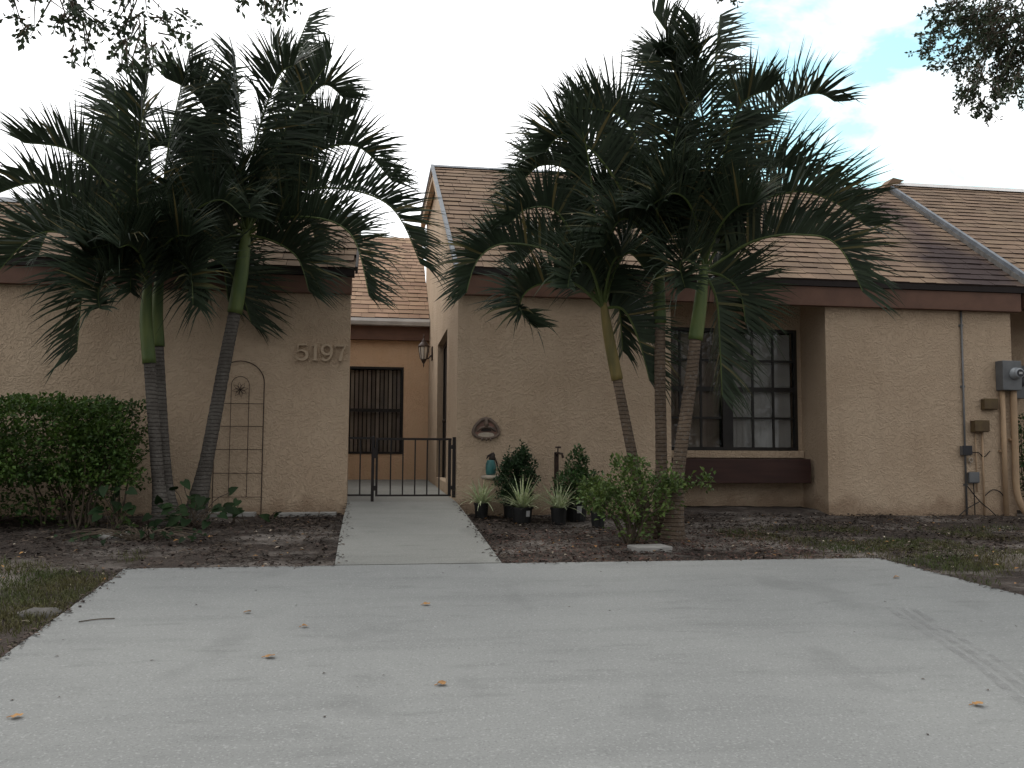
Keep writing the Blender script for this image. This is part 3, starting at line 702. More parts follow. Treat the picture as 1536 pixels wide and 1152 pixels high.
mb = MB().box((-.11, GY - .03, .93), (-.06, GY - .0205, .99)); mb.build('latch', M['black'], gt)
for i in range(5):
    x = -.058 + (.85 + .058) * (i + 1) / 6 + .02
    mb = MB().box((x - .0085, GY - .0085, .88), (x + .0085, GY + .0085, 1.558)); mb.build('bar', M['black'], gt)

# ------------------------------------------------------------------ wall lantern
lp = at(639, 528, 16.45); lw = thing('wall_lantern', 'bronze coach lantern with glass panes on the entry side wall', 'lantern', (.93, 16.45, lp.z))
c = Vector((.93 - .17, 16.45, lp.z))
mb = MB().box((.905, 16.36, c.z - .16), (.929, 16.54, c.z + .10)); mb.build('back_plate', M['brass'], lw, bevel=.006)
mb = MB().tube([(.905, 16.45, c.z - .06), (.85, 16.45, c.z - .12), (.79, 16.45, c.z - .14), c + Vector((0, 0, -.15))], .014, 8); mb.build('arm', M['brass'], lw, True)
mb = MB().lathe(c, [(.0, -.30), (.012, -.27), (.010, -.23), (.03, -.20), (.045, -.17), (.065, -.135)], 12); mb.build('base_cup', M['brass'], lw, True)
mb = MB().lathe(c, [(.062, -.134), (.085, .0), (.098, .095)], 8); mb.build('glass_panes', M['lampglass'], lw)
mb = MB()
for k in range(8):
    a = 2 * math.pi * k / 8; d = Vector((math.cos(a), math.sin(a), 0)); mb.tube([c + d * .065 + Vector((0, 0, -.136)), c + d * .088, c + d * .101 + Vector((0, 0, .096))], .007, 5)
mb.build('cage', M['brass'], lw)
mb = MB().lathe(c, [(.112, .096), (.108, .115), (.07, .17), (.04, .20), (.045, .215), (.02, .24), (.012, .27), (.018, .29), (.0, .345)], 12); mb.build('cap', M['brass'], lw, True)

# ------------------------------------------------------------------ wall ornament
pc = at(729, 646, YF - .02)
wo = thing('wall_ornament', 'small weathered rounded triangular plaque with three hooks on the tan wall', 'wall ornament', pc)
def ring(f, n=48): return [f(2 * math.pi * i / n) for i in range(n)]
def tri(a, k=1.0, dz=0):
    r = .155 * (1 + .0 * math.cos(3 * a)); x = r * math.cos(a) * (1.03 - .24 * math.sin(a)); z = .150 * math.sin(a)
    if z < 0: z *= .62
    return pc + Vector((x * k, -.012, z * k + dz))
mb = MB().tube(ring(lambda a: tri(a)), .021, 8, closed=True); mb.build('rim', M['clay'], wo, True)
mb = MB(); prof = ring(lambda a: tri(a, .86), 32); mb.add([p + Vector((0, .018, 0)) for p in prof], [tuple(range(31, -1, -1))]); mb.build('back_panel', M['clay_pink'], wo)
mb = MB(); mb.tube([pc + Vector((-.12, -.018, -.01)), pc + Vector((-.07, -.03, .035)), pc + Vector((0, -.034, .05)), pc + Vector((.07, -.03, .035)), pc + Vector((.12, -.018, -.01))], [.012, .016, .018, .016, .012], 8)
mb.tube([pc + Vector((0, -.02, .15)), pc + Vector((0, -.03, .045))], [.02, .03], 8); mb.build('crossbar', M['clay'], wo, True)
mb = MB(); mb.prism([(pc.x + .065 * math.cos(R_(a)), pc.z - .005 + .042 * math.sin(R_(a))) for a in range(0, 181, 15)], 'y', pc.y - .022, pc.y - .008); mb.build('dark_arch', M['clay_dark'], wo)
mb = MB(); mb.prism([(pc.x + .105 * math.cos(R_(a)), pc.z - .055 + .035 * math.sin(R_(a))) for a in range(0, 360, 20)], 'y', pc.y - .026, pc.y - .006); mb.build('bowl', M['shell'], wo)
for k in (-1, 0, 1):
    x = pc.x + k * .055
    mb = MB().tube([(x, pc.y - .02, pc.z - .085), (x, pc.y - .035, pc.z - .115), (x, pc.y - .055, pc.z - .125), (x, pc.y - .062, pc.z - .108)], .0085, 7); mb.build('hook', M['clay'], wo, True)

# ------------------------------------------------------------------ trellis
TY = YF - .03
tl = thing('trellis', 'tall thin rusty wire trellis with arched top leaning on the left wall', 'trellis', (-1.72, TY, .65))
mb = MB(); xa, xb = -2.0, -1.43; za = .62; zt = 2.24; xc = (xa + xb) / 2; rr_ = (xb - xa) / 2
mb.tube([(xa, TY, za), (xa, TY, zt)] + [(xc - rr_ * math.cos(R_(a)), TY, zt + rr_ * .93 * math.sin(R_(a))) for a in range(10, 171, 10)] + [(xb, TY, zt), (xb, TY, za)], .006, 6)
mb.build('arch_frame', M['rustiron'], tl)
i0, i1 = xa + .185, xb - .175; ic = (i0 + i1) / 2; ir = (i1 - i0) / 2
mb = MB(); mb.tube([(i0, TY - .008, .86), (i0, TY - .008, 2.21)] + [(ic - ir * math.cos(R_(a)), TY - .008, 2.21 + ir * math.sin(R_(a))) for a in range(15, 166, 15)] + [(i1, TY - .008, 2.21), (i1, TY - .008, .86)], .004, 6)
mb.build('inner_arch', M['rustiron'], tl)
mb = MB()
for z in (.86, 1.145, 1.43, 1.71, 1.985): mb.tube([(xa, TY - .014, z), (xb, TY - .014, z)], .004, 6)
mb.build('cross_wire', M['rustiron'], tl)
mb = MB()
for k in range(8):
    a = R_(k * 45 + 10); p = Vector((ic, TY - .012, 2.155)); d = Vector((math.cos(a), 0, math.sin(a))); e = Vector((-d.z, 0, d.x))
    mb.tube([p, p + d * .04 + e * .022, p + d * .095, p + d * .04 - e * .022, p], .0035, 5)
mb.build('star', M['rustiron'], tl)

# ------------------------------------------------------------------ meter and pipes on the right wall
mt = thing('electric_meter', 'grey electric meter box with round glass dial on the right wall', 'electric meter', (8.59, YF, 2.5))
mb = MB().box((8.44, YF - .15, 2.30), (8.73, YF - .002, 2.71)); mb.build('meter_box', M['metergrey'], mt, bevel=.008)
mb = MB(); cc = Vector((8.625, YF - .15, 2.53))
def disc(mb, prof, n=20, mi=0):
    o = len(mb.v)
    for r, y in prof:
        for j in range(n):
            a = 2 * math.pi * j / n; mb.v.append(cc + Vector((r * math.cos(a), -y, r * math.sin(a))))
    for i in range(len(prof) - 1):
        for j in range(n):
            j2 = (j + 1) % n; mb.f.append([o + i * n + j, o + i * n + j2, o + (i + 1) * n + j2, o + (i + 1) * n + j]); mb.m.append(mi)
    mb.f.append([o + (len(prof) - 1) * n + j for j in range(n)]); mb.m.append(mi)
disc(mb, [(.085, .0), (.085, .022), (.075, .025), (.072, .09), (.06, .105)]); mb.build('meter_glass', M['meterglass'], mt, True)
mb = MB(); disc(mb, [(.052, .1055), (.052, .108)]); mb.build('meter_dial', M['meterdial'], mt)
mb = MB().box((8.60, YF - .262, 2.515), (8.65, YF - .2585, 2.545)); mb.build('meter_label', M['white'], mt)
nm = thing('electric_meter', 'grey meter box of the next house, half hidden past the wall end', 'electric meter', (9.3, 11.89, 2.5))
mb = MB().box((9.28, 11.75, 2.25), (9.6, 11.897, 2.75)); mb.build('meter_box', M['metergrey'], nm, bevel=.008)
mb = MB(); cc = Vector((9.44, 11.75, 2.5)); disc(mb, [(.09, 0), (.085, .09), (.06, .11)]); mb.build('meter_glass', M['meterdial'], nm, True)
def pipe(name, label, pts, r, m, cat='pipe', clips=()):
    t = thing(name, label, cat, Vector(pts[-1]))
    mb = MB().tube(catmull(pts, 24) if len(pts) > 2 else pts, r, 10); mb.build('pipe', M[m], t, True)
    for z in clips:
        p0, p1 = Vector(pts[0]), Vector(pts[1]); 
        x = p0.x + (p1.x - p0.x) * 0
        mb = MB().box((x - r - .018, YF - r * 1.2, z - .014), (x + r + .018, YF - .002, z + .014)); mb.build('clip', M[m], t)
    return t
pipe('conduit_pipe', 'thick tan conduit under the meter that bends outward at the ground', [(8.66, YF - .06, 2.30), (8.66, YF - .06, 1.5), (8.66, YF - .06, .95), (8.72, YF - .08, .70), (8.86, YF - .10, .52)], .045, 'tanpipe', clips=(1.62,))
pipe('conduit_pipe', 'straight tan conduit under the left side of the meter', [(8.50, YF - .05, 2.30), (8.50, YF - .05, .52)], .034, 'tanpipe', clips=(1.46,))
pipe('conduit_pipe', 'thin tan pipe below the brown box, nearer the meter', [(8.19, YF - .025, 1.75), (8.19, YF - .025, .5)], .013, 'tanpipe')
pipe('conduit_pipe', 'very thin tan pipe below the brown box, nearer the grey conduit', [(8.09, YF - .022, 1.75), (8.09, YF - .022, .9)], .009, 'tanpipe')
pipe('electrical_conduit', 'thin grey conduit running from the fascia down to the ground', [(7.93, YF - .022, 3.398), (7.925, YF - .022, .55)], .014, 'conduit', 'conduit', clips=(3.2, 2.35, 1.0))
def ubox(name, label, x0, x1, z0, z1, d, m, cover=None):
    t = thing(name, label, 'utility box', ((x0 + x1) / 2, YF, z0))
    mb = MB().box((x0, YF - d, z0), (x1, YF - .002, z1)); mb.build('box', M[m], t, bevel=.006)
    mb = MB().box((x0 - .006, YF - d - .012, z0 + .012), (x1 + .006, YF - d + .0, z1 + .005)); mb.build('cover', M[cover or m], t, bevel=.004)
    return t
ubox('utility_box', 'olive brown utility box just left of the meter conduits', 8.20, 8.40, 2.03, 2.18, .08, 'brownbox')
ubox('utility_box', 'brown utility box, lower of the two brown ones', 8.03, 8.24, 1.72, 1.88, .10, 'brownbox')
ubox('utility_box', 'small dark junction box on the thin grey conduit', 7.86, 7.99, 1.40, 1.53, .07, 'conduit', 'meterdial')
ubox('utility_box', 'small flat grey box low on the wall near the ground', 7.96, 8.10, 1.02, 1.17, .05, 'metergrey')
t = thing('pipe_stub', 'small pale ring-shaped pipe stub on the wall below the dark junction box', 'pipe', (8.01, YF, 1.34))
mb = MB().tube([Vector((8.01 + .026 * math.cos(a), YF - .02, 1.335 + .028 * math.sin(a))) for a in [2 * math.pi * i / 16 for i in range(16)]], .010, 7, closed=True); mb.build('ring', M['shell'], t, True)
mb = MB().tube([(8.01, YF - .01, 1.30), (8.01, YF - .006, 1.27)], .008, 6); mb.build('stub', M['shell'], t)
cb = thing('cable', 'loose dark cables trailing from the low grey box to the ground', 'cable', (8.1, YF - .05, .6))
for pts in ([(8.03, YF - .03, 1.02), (8.04, YF - .03, .8), (8.04, YF - .03, .52)], [(7.94, YF - .03, .98), (8.10, YF - .05, .78), (8.24, YF - .07, .66), (8.34, YF - .08, .56)],
            [(7.72, YF - .12, .57), (7.90, YF - .07, .68), (8.10, YF - .05, .77)], [(7.99, YF - .03, 1.44), (8.12, YF - .03, 1.44), (8.2, YF - .028, 1.38), (8.3, YF - .03, 1.46)],
            [(8.2, YF - .03, .85), (8.32, YF - .03, .93), (8.45, YF - .035, .88), (8.54, YF - .03, .70)]):
    mb = MB().tube(catmull(pts, 16), .007, 6); mb.build('cable_run', M['cable'], cb, True)

# ------------------------------------------------------------------ palms
def frond(parent, base, pts, leaf=.70, nleaf=94, width=.029, keel=1.0):
    "one feather leaf: pts run from the crown to the tip"
    P = catmull(pts, nleaf); mb = MB()
    k = len(P)
    mb.tube(P[::3] + ([P[-1]] if (k - 1) % 3 else []), [.016 * (1 - .8 * i / (k / 3)) + .002 for i in range(len(P[::3]) + (1 if (k - 1) % 3 else 0))], 5, 1)
    outw = (P[-1] - P[0]); outw.z = 0
    if outw.length < .05: outw = Vector((0, -1, 0))
    outw.normalize()
    start = int(k * .13)
    for i in range(start, k):
        t = (i - start) / (k - 1 - start)
        T = (P[min(i + 1, k - 1)] - P[max(i - 1, 0)]).normalized()
        U = Vector((0, 0, 1)) + outw * .55
        Nn = U - T * U.dot(T)
        if Nn.length < .05: Nn = T.orthogonal()
        Nn.normalize(); Sd = T.cross(Nn).normalized()
        ln = leaf * (.56 + .54 * math.sin(math.pi * min(1, .12 + t * .80))) * (1 - .22 * t * t) * rnd(.85, 1.12)
        for sgn in (-1, 1):
            if random.random() < .03: continue
            a = .30 + .50 * t * t; b = .46 - .06 * t; c = keel * (1 - .25 * t) + rnd(-.24, .2)
            D = (T * (a + rnd(-.12, .12)) + Sd * sgn * (b + rnd(-.14, .14)) + Nn * c).normalized()
            F = D.cross(T); F = F.normalized() if F.length > .01 else Nn
            wv = width * rnd(.8, 1.15)
            e = T * wv * .5
            p0 = P[i]; g = Vector((0, 0, -1)); dr = rnd(.04, .22) if random.random() < .85 else rnd(.25, .6)
            q = [p0, p0 + D * ln * .33 + g * ln * .02, p0 + D * ln * .68 + g * ln * dr * .45, p0 + D * ln + g * ln * dr * 1.1]
            ws = (.7, 1.0, .5, .04)
            ed = (D.cross(F)).normalized() * wv * .5
            vs = []
            for qi, wi in zip(q, ws): vs += [qi + ed * wi, qi - ed * wi]
            mb.add(vs, [(0, 1, 3, 2), (2, 3, 5, 4), (4, 5, 7, 6)], 0)
    return mb.build('frond', [M['frond'], M['rachis']], parent)

def palm(label, basepx, Yb, tr, shaft, fr, fill, seed, rad, bark='bark', shaftm='shaft', leaf=.72):
    """basepx: foot in photo pixels; tr: trunk pixels up to the crownshaft; shaft: crownshaft pixels up to the crown;
    fr: list of (pixel points after the crown, depth offset of the tip); fill: extra random fronds"""
    random.seed(seed)
    b = at(*basepx, Yb); b.z = soil(b.x, Yb) - .05
    root = thing('palm_tree', label, 'palm tree', b, 'feather palms in front of the house')
    dY = lambda i, n: Yb + tr[0][2] * i / n if len(tr[0]) > 2 else Yb
    pts = [b] + [at(x[0], x[1], Yb) for x in tr]
    P = catmull(pts, 60)
    rs = []
    for i in range(60):
        t = i / 59
        r = rad * (1.32 - .50 * smooth(t * 3) - .12 * t)
        if i < 6: r *= 1 + .22 * (1 - i / 6)
        rs.append(r * (1.035 if i % 2 else .985) * (1 + .02 * noise.noise(Vector((i * .7, seed, 0)))))
    MB().tube(P, rs, 14).build('trunk', M[bark], root, True)
    sp = [pts[-1]] + [at(x, y, Yb) for x, y in shaft]
    Q = catmull(sp, 16)
    MB().tube(Q, [rad * (.86 - .06 * i / 15 - .30 * (i / 15) ** 3) for i in range(16)], 12).build('crownshaft', M[shaftm], root, True)
    cr = sp[-1]
    for px, dy in fr:
        n = len(px)
        g = [cr + Vector((0, 0, -.05))] + [at(x, y, Yb + dy * ((i + 1) / n)) for i, (x, y) in enumerate(px)]
        g = catmull(g, 30)[:28]          # the leaflets reach on beyond the end of the midrib
        frond(root, cr, g, leaf=leaf * rnd(.92, 1.08))
    for az, el, ln in fill:
        a = R_(az); d = Vector((math.cos(a), math.sin(a), 0)); u = Vector((0, 0, 1)); e = R_(el)
        g = [cr]
        for s in (.35, .7, 1.0): g.append(cr + (d * math.cos(e) + u * math.sin(e)) * ln * s + d * .15 * s * s - u * (ln * .55 * s * s))
        frond(root, cr, g, leaf=leaf * rnd(.85, 1.0))
    return root

# left clump
palm('palm with bright green crownshaft, left of the two upright trunks beside the hedge', (244, 792), 9.75, [(234, 680), (224, 545)], [(219, 480), (222, 420)],
     [([(175, 300), (110, 228), (18, 212)], -.3), ([(150, 320), (60, 275), (-30, 300)], .2), ([(140, 370), (60, 350), (-20, 425)], -.5), ([(160, 385), (128, 410), (112, 560)], -.7),
      ([(190, 270), (168, 105)], .3), ([(205, 260), (225, 90)], -.4), ([(150, 350), (85, 330), (50, 400)], .6), ([(185, 400), (150, 430), (150, 470)], -1.0)],
     [(-90, 40, 1.2), (90, 50, 1.2), (-45, 60, 1.2)], 11, .082)
palm('palm with darker crownshaft, close behind the left upright trunk beside the hedge', (258, 786), 10.05, [(246, 680), (237, 520)], [(235, 470), (240, 410)],
     [([(210, 260), (185, 130)], .1), ([(250, 240), (290, 52)], -.2), ([(280, 250), (345, 85)], .3), ([(300, 350), (330, 380), (345, 470)], .5), ([(310, 385), (355, 425), (382, 500)], .6),
      ([(280, 330), (330, 300), (370, 330)], -.5), ([(195, 330), (150, 300), (90, 330)], .6), ([(260, 390), (285, 410), (290, 470)], -.8), ([(230, 300), (215, 180), (165, 150)], .5), ([(225, 360), (200, 390), (195, 450)], -.8)],
     [(-70, 60, 1.3), (90, 60, 1.3), (-110, 35, 1.2)], 12, .084)
palm('leaning palm whose trunk slants right across the wire trellis', (290, 778), 10.3, [(312, 680), (338, 540), (352, 470)], [(362, 410), (370, 345)],
     [([(395, 200), (476, -5)], .1), ([(430, 190), (508, 70)], -.3), ([(450, 220), (545, 165)], .5), ([(435, 252), (530, 218), (600, 285)], -.1), ([(455, 285), (580, 305), (642, 420)], -.5),
      ([(440, 325), (525, 350), (560, 470)], -.9), ([(410, 362), (447, 388), (467, 448)], -.4), ([(345, 220), (275, 90)], .3), ([(362, 200), (350, 60)], -.3), ([(320, 280), (250, 220), (205, 240)], .2),
      ([(310, 330), (270, 350), (255, 430)], -.6), ([(340, 250), (300, 150), (235, 110)], -.5), ([(400, 230), (430, 110), (400, 60)], .7), ([(420, 330), (465, 335), (476, 395)], .9),
      ([(330, 360), (310, 400), (315, 460)], -.3), ([(420, 220), (480, 130), (520, 150)], .3), ([(380, 230), (415, 120), (445, 95)], -.6)],
     [(-90, 65, 1.4), (90, 55, 1.4), (-80, 30, 1.2), (200, 50, 1.2)], 13, .098)
# right clump
palm('short palm with yellowish crownshaft leaning left above the lime shrub', (975, 808), 8.75, [(950, 690), (926, 570)], [(914, 510), (905, 455)],
     [([(845, 388), (766, 365), (718, 388), (694, 458)], -.3), ([(858, 424), (800, 430), (780, 462), (812, 502)], -.6), ([(868, 280), (812, 248), (762, 300)], .3), ([(845, 330), (795, 312), (755, 345)], -.3),
      ([(885, 260), (868, 172)], -.1), ([(925, 400), (945, 380), (972, 410)], -.3), ([(935, 465), (958, 510), (978, 585)], .2), ([(865, 380), (815, 365), (775, 400)], .6)
,      ([(920, 340), (930, 250), (900, 190)], .4), ([(885, 400), (860, 400), (850, 440)], -1.0), ([(920, 430), (930, 470), (935, 540)], .5)],
     [(-90, 60, 1.1)], 21, .072, 'barkb', 'shafty', .58)
palm('upright middle palm with brown ringed trunk in front of the wall beside the window', (992, 808), 8.85, [(992, 690), (990, 570), (990, 485)], [(988, 420), (989, 370)],
     [([(945, 190), (848, 158)], .2), ([(905, 245), (848, 202), (812, 235)], -.3), ([(985, 240), (975, 130)], .2), ([(1020, 220), (1075, 110)], .4), ([(940, 270), (890, 190), (850, 175)], .5),
      ([(950, 330), (905, 290), (850, 300)], .4), ([(1015, 200), (1010, 95), (980, 85)], -.4),
      ([(960, 340), (930, 330), (900, 380)], -.8), ([(1020, 330), (1050, 330), (1075, 390)], .8), ([(1000, 300), (1020, 180), (1060, 130)], -.7)],
     [(-90, 70, 1.4), (90, 60, 1.3), (-110, 40, 1.2), (-40, 50, 1.2)], 22, .080, 'barkb')
palm('palm leaning right in front of the recessed window, long fronds arching over the roof', (1008, 812), 8.6, [(1018, 700), (1035, 580), (1043, 510)], [(1050, 460), (1056, 400)],
     [([(1048, 260), (1026, 100), (968, 0)], .0), ([(1068, 150), (1082, 5)], .3), ([(1062, 320), (1115, 220), (1175, 162), (1225, 140), (1264, 160)], .1), ([(1112, 320), (1190, 288), (1255, 305), (1315, 352)], -.2),
      ([(1130, 362), (1200, 352), (1258, 370), (1307, 465)], -.5), ([(1075, 450), (1080, 520), (1084, 612)], .3), ([(1085, 415), (1110, 440), (1120, 495)], .2),
      ([(1060, 240), (1045, 100), (1052, 30)], -.3), ([(1080, 260), (1110, 160), (1165, 130)], -.5), ([(1030, 390), (1020, 400), (1030, 440)], -.7),
      ([(1040, 260), (1000, 130), (985, 60)], .5), ([(1085, 300), (1150, 250), (1210, 265), (1290, 330)], .3), ([(1040, 320), (1010, 290), (960, 320)], -.7)],
     [(-70, 65, 1.4), (60, 60, 1.4)], 23, .088, 'barkb')

# ------------------------------------------------------------------ shrubs, hedge, potted plants
def leaf_cloud(mb, c, r, n, L, Wd, shell=.55, up=.35, lumps=.25, seed=0, zmin=None, box=False):
    c = Vector(c); k = 0
    while k < n:
        if box:
            q = Vector((rnd(-1, 1), rnd(-1, 1), rnd(-1, 1)))
            m = max(abs(q.x), abs(q.y), abs(q.z))
            if m < shell and random.random() < .75: continue
            f = 1 + lumps * noise.noise(Vector((q.x * r[0] * 2.2 + seed, q.y * r[1] * 2.2, q.z * r[2] * 2.2)))
            d = q.normalized()
        else:
            d = rvec(); q = d * (shell + (1 - shell) * random.random() ** .6) if random.random() < .8 else d * random.random()
            f = 1 + lumps * noise.noise(d * 2.3 + Vector((seed, 0, 0))) + lumps * .6 * noise.noise(d * 5.1 + Vector((0, seed, 0)))
        p = c + Vector((q.x * r[0] * f, q.y * r[1] * f, q.z * r[2] * f))
        if zmin is not None and p.z < zmin + rnd(0, .05): k += .2; continue
        if noise.noise(p * 6 + Vector((seed * 3, 1, 2))) < -.28: k += .15; continue
        dd = (d * .6 + rvec() * .8 + Vector((0, 0, up))).normalized()
        mb.leaf(p, dd, (rvec() * .7 + Vector((0, -.2, 1))).normalized(), L * rnd(.7, 1.25), Wd * rnd(.75, 1.2)); k += 1

random.seed(31)
hd = thing('hedge', 'clipped green box hedge with bare stems at the foot, in front of the left wall', 'hedge', (-4.2, 9.9, .64))
mb = MB(); leaf_cloud(mb, (-4.55, 9.85, 1.52), (1.93, .52, .43), 29000, .054, .033, shell=.66, lumps=.16, box=True, seed=4)
leaf_cloud(mb, (-4.55, 9.85, 1.15), (1.85, .45, .50), 8000, .055, .034, shell=.2, lumps=.5, box=True, seed=9)
for k in range(26):
    x = rnd(-6.3, -2.75); leaf_cloud(mb, (x, rnd(9.5, 10.2), 1.93 + rnd(-.02, .05)), (.10, .10, .07), 22, .045, .026, seed=k)
mb.build('foliage', M['hedge'], hd)
mb = MB()
for k in range(34):
    x = rnd(-6.3, -2.75); y = rnd(9.55, 10.15); z = soil(x, y) - .04
    for q in range(2): mb.tube(catmull([(x, y, z), (x + rnd(-.06, .06), y + rnd(-.05, .05), z + .3), (x + rnd(-.3, .3), y + rnd(-.2, .2), z + rnd(.55, 1.1))], 7), [.014, .013, .012, .010, .009, .007, .004], 5)
mb.build('stems', M['stem'], hd, True)

def bush(name, label, c, r, n, L, Wd, m, base, cat='shrub', stems=9, group=None, seed=0, zmin=None, extra=()):
    random.seed(100 + seed)
    t = thing(name, label, cat, base, group)
    mb = MB(); leaf_cloud(mb, c, r, n, L, Wd, shell=.45, lumps=.55, seed=seed, zmin=zmin)
    for (cx, r2, n2) in extra: leaf_cloud(mb, cx, r2, n2, L, Wd, shell=.3, lumps=.6, seed=seed + 3)
    mb.build('foliage', M[m], t)
    mb = MB(); b = Vector(base); c = Vector(c)
    for k in range(stems):
        e = c + Vector((rnd(-.8, .8) * r[0], rnd(-.8, .8) * r[1], rnd(-.3, .85) * r[2])); mid = b.lerp(e, .5) + Vector((rnd(-.05, .05), rnd(-.05, .05), .06))
        mb.tube(catmull([b + Vector((rnd(-.05, .05), rnd(-.05, .05), -.03)), mid, e], 8), [.011 * (1 - i / 9) + .002 for i in range(8)], 5)
    mb.build('stems', M['stem'], t, True)
    return t
sx = at(945, 800, 8.35)
b = Vector((sx.x, 8.35, soil(sx.x, 8.35)))
bush('shrub', 'loose lime green shrub growing around the feet of the right palms', b + Vector((.03, 0, .46)), (.40, .30, .25), 1350, .050, .031, 'shrub', b, seed=2,
     extra=[(b + Vector((.42, .02, .62)), (.22, .2, .13), 420), (b + Vector((-.30, 0, .46)), (.22, .2, .18), 420), (b + Vector((-.02, -.05, .78)), (.22, .16, .10), 320), (b + Vector((.06, -.05, .18)), (.30, .2, .15), 150), (b + Vector((.78, .0, .62)), (.10, .08, .10), 70)], stems=16)

def pot(root, c, r, h, label=False):
    c = Vector(c); prof = [(r * .80, 0), (r * .84, h * .12), (r * .97, h * .88), (r * 1.06, h * .885), (r * 1.07, h), (r * .98, h), (r * .95, h * .93)]
    MB().lathe(c, prof, 18).build('pot', M['pot'], root)
    if label:
        a = R_(-88 + label); mb = MB(); rr0 = r * .955 + .0035
        vs = []
        for da in (-.22, 0, .22):
            for z in (h * .45, h * .80): rz = r * (.84 + .13 * (z / h - .12) / .76) + .003; vs.append(c + Vector((rz * math.cos(a + da), rz * math.sin(a + da), z)))
        mb.add(vs, [(0, 2, 3, 1), (2, 4, 5, 3)]); mb.build('pot_label', M['white'], root)
def spider(label, px, Y, r, h, n, ln, seed, lab=False):
    random.seed(seed)
    c = at(*px, Y); c.z = soil(c.x, Y) - .005
    t = thing('potted_plant', label, 'potted plant', c, 'black pots of striped grassy plants')
    pot(t, c, r, h, lab)
    mb = MB(); o = c + Vector((0, 0, h * .9))
    for k in range(n):
        a = rnd(0, 2 * math.pi); d = Vector((math.cos(a), math.sin(a), 0)); L_ = ln * rnd(.6, 1.1); el = rnd(.35, 1.35); dr = rnd(.35, .9); s = d.cross(Vector((0, 0, 1)))
        pts = []
        for i in range(6):
            u = i / 5; pts.append(o + d * (.02 + L_ * math.cos(el) * u) + Vector((0, 0, L_ * (math.sin(el) * u - dr * u * u * .6))))
        vs = []
        for i, p in enumerate(pts): wv = .0085 * (1.0 - .85 * (i / 5) ** 2); vs += [p + s * wv, p - s * wv]
        mb.add(vs, [(2 * i, 2 * i + 1, 2 * i + 3, 2 * i + 2) for i in range(5)])
    mb.build('blades', M['spider'], t)
    return t
spider('spray of pale striped blades in a black pot nearest the walkway', (722, 777), 10.35, .088, .19, 95, .50, 41)
spider('wide drooping pale striped plant in a black pot in front of the dark cone shrub', (783, 783), 9.95, .125, .19, 110, .58, 42, lab=25)
spider('upright pale striped plant in a black pot between the brown standpipe and the bushy pots', (838, 783), 9.85, .095, .20, 80, .54, 43)
def potbush(label, px, Y, r, h, fc, fr, n, m, L, Wd, seed, lab=False, pots=True):
    random.seed(seed); c = at(*px, Y); c.z = soil(c.x, Y) - .005
    t = thing('potted_plant', label, 'potted plant', c, 'black pots of leafy shrubs')
    pot(t, c, r, h, lab)
    mb = MB()
    for f, rr2, nn in zip(fc, fr, n): leaf_cloud(mb, c + Vector(f), rr2, nn, L, Wd, shell=.4, lumps=.35, seed=seed)
    mb.build('foliage', M[m], t)
    mb = MB()
    for k in range(6):
        e = c + Vector(fc[0]) + Vector((rnd(-.5, .5) * fr[0][0], rnd(-.5, .5) * fr[0][1], rnd(0, .6) * fr[0][2])); mb.tube([c + Vector((rnd(-.03, .03), rnd(-.03, .03), h * .8)), e], [.008, .003], 5)
    mb.build('stems', M['stem'], t)
potbush('dark glossy cone shaped shrub in a black pot against the wall', (772, 778), 10.4, .15, .26, [(0.02, 0, .50), (.03, 0, .75), (0, 0, .30)], [(.25, .22, .30), (.15, .14, .16), (.22, .2, .14)], [3200, 900, 900], 'darkleaf', .042, .024, 51)
potbush('mid green bushy plant in a labelled black pot, right of the upright striped plant', (864, 782), 10.1, .14, .24, [(0.02, 0, .42), (.02, .03, .66)], [(.30, .22, .22), (.13, .1, .20)], [1700, 520], 'midleaf', .050, .028, 52, lab=3)
potbush('small black pot with sprigs, half covered by the lime shrub', (897, 783), 9.6, .085, .19, [(.02, 0, .36), (-.08, 0, .48)], [(.2, .16, .15), (.14, .1, .1)], [380, 160], 'shrub', .055, .032, 53)

# small garden ornament, stand pipe
gx = at(736, 720, 10.72); gz = soil(gx.x, 10.72)
st = thing('pedestal', 'low tan stand with pale scalloped top behind the first striped plant', 'pedestal', (gx.x + .03, 10.72, gz))
mb = MB().box((gx.x - .10, 10.64, gz - .05), (gx.x + .16, 10.80, gz + .44)); mb.build('block', M['stucco'], st, bevel=.01)
mb = MB().lathe((gx.x + .03, 10.72, gz + .442), [(.13, 0), (.155, .015), (.15, .04), (.10, .05)], 14); mb.build('top_tray', M['shell'], st, True)
orn = thing('garden_ornament', 'small teal jar with black figure on top, standing on the low pedestal', 'ornament', (gx.x, 10.72, gz + .49))
o = Vector((gx.x, 10.72, gz + .492))
mb = MB().lathe(o, [(.055, 0), (.064, .03), (.066, .09), (.062, .14), (.05, .17), (.045, .185)], 16); mb.build('jar', M['teal'], orn, True)
mb = MB(); mb.tube([o + Vector((.01, 0, .185)), o + Vector((.015, 0, .22)), o + Vector((.03, 0, .25)), o + Vector((.02, 0, .275))], [.04, .036, .026, .02], 9)
mb.tube([o + Vector((.02, 0, .265)), o + Vector((-.035, -.01, .235)), o + Vector((-.055, -.01, .20))], [.015, .013, .007], 7); mb.tube([o + Vector((.03, 0, .25)), o + Vector((.075, 0, .15)), o + Vector((.095, 0, .06)), o + Vector((.12, 0, .02))], [.012, .01, .009, .008], 6)
mb.build('figure', M['clay_dark'], orn, True)
tx = at(835, 700, 10.72); z0 = soil(tx.x, 10.72)
sp = thing('standpipe', 'brown post with small water tap on top, against the wall between the pots', 'tap', (tx.x, 10.72, z0))
mb = MB().box((tx.x - .028, 10.695, z0 - .05), (tx.x + .022, 10.745, z0 + .80)); mb.build('post', M['rustiron'], sp, bevel=.004)
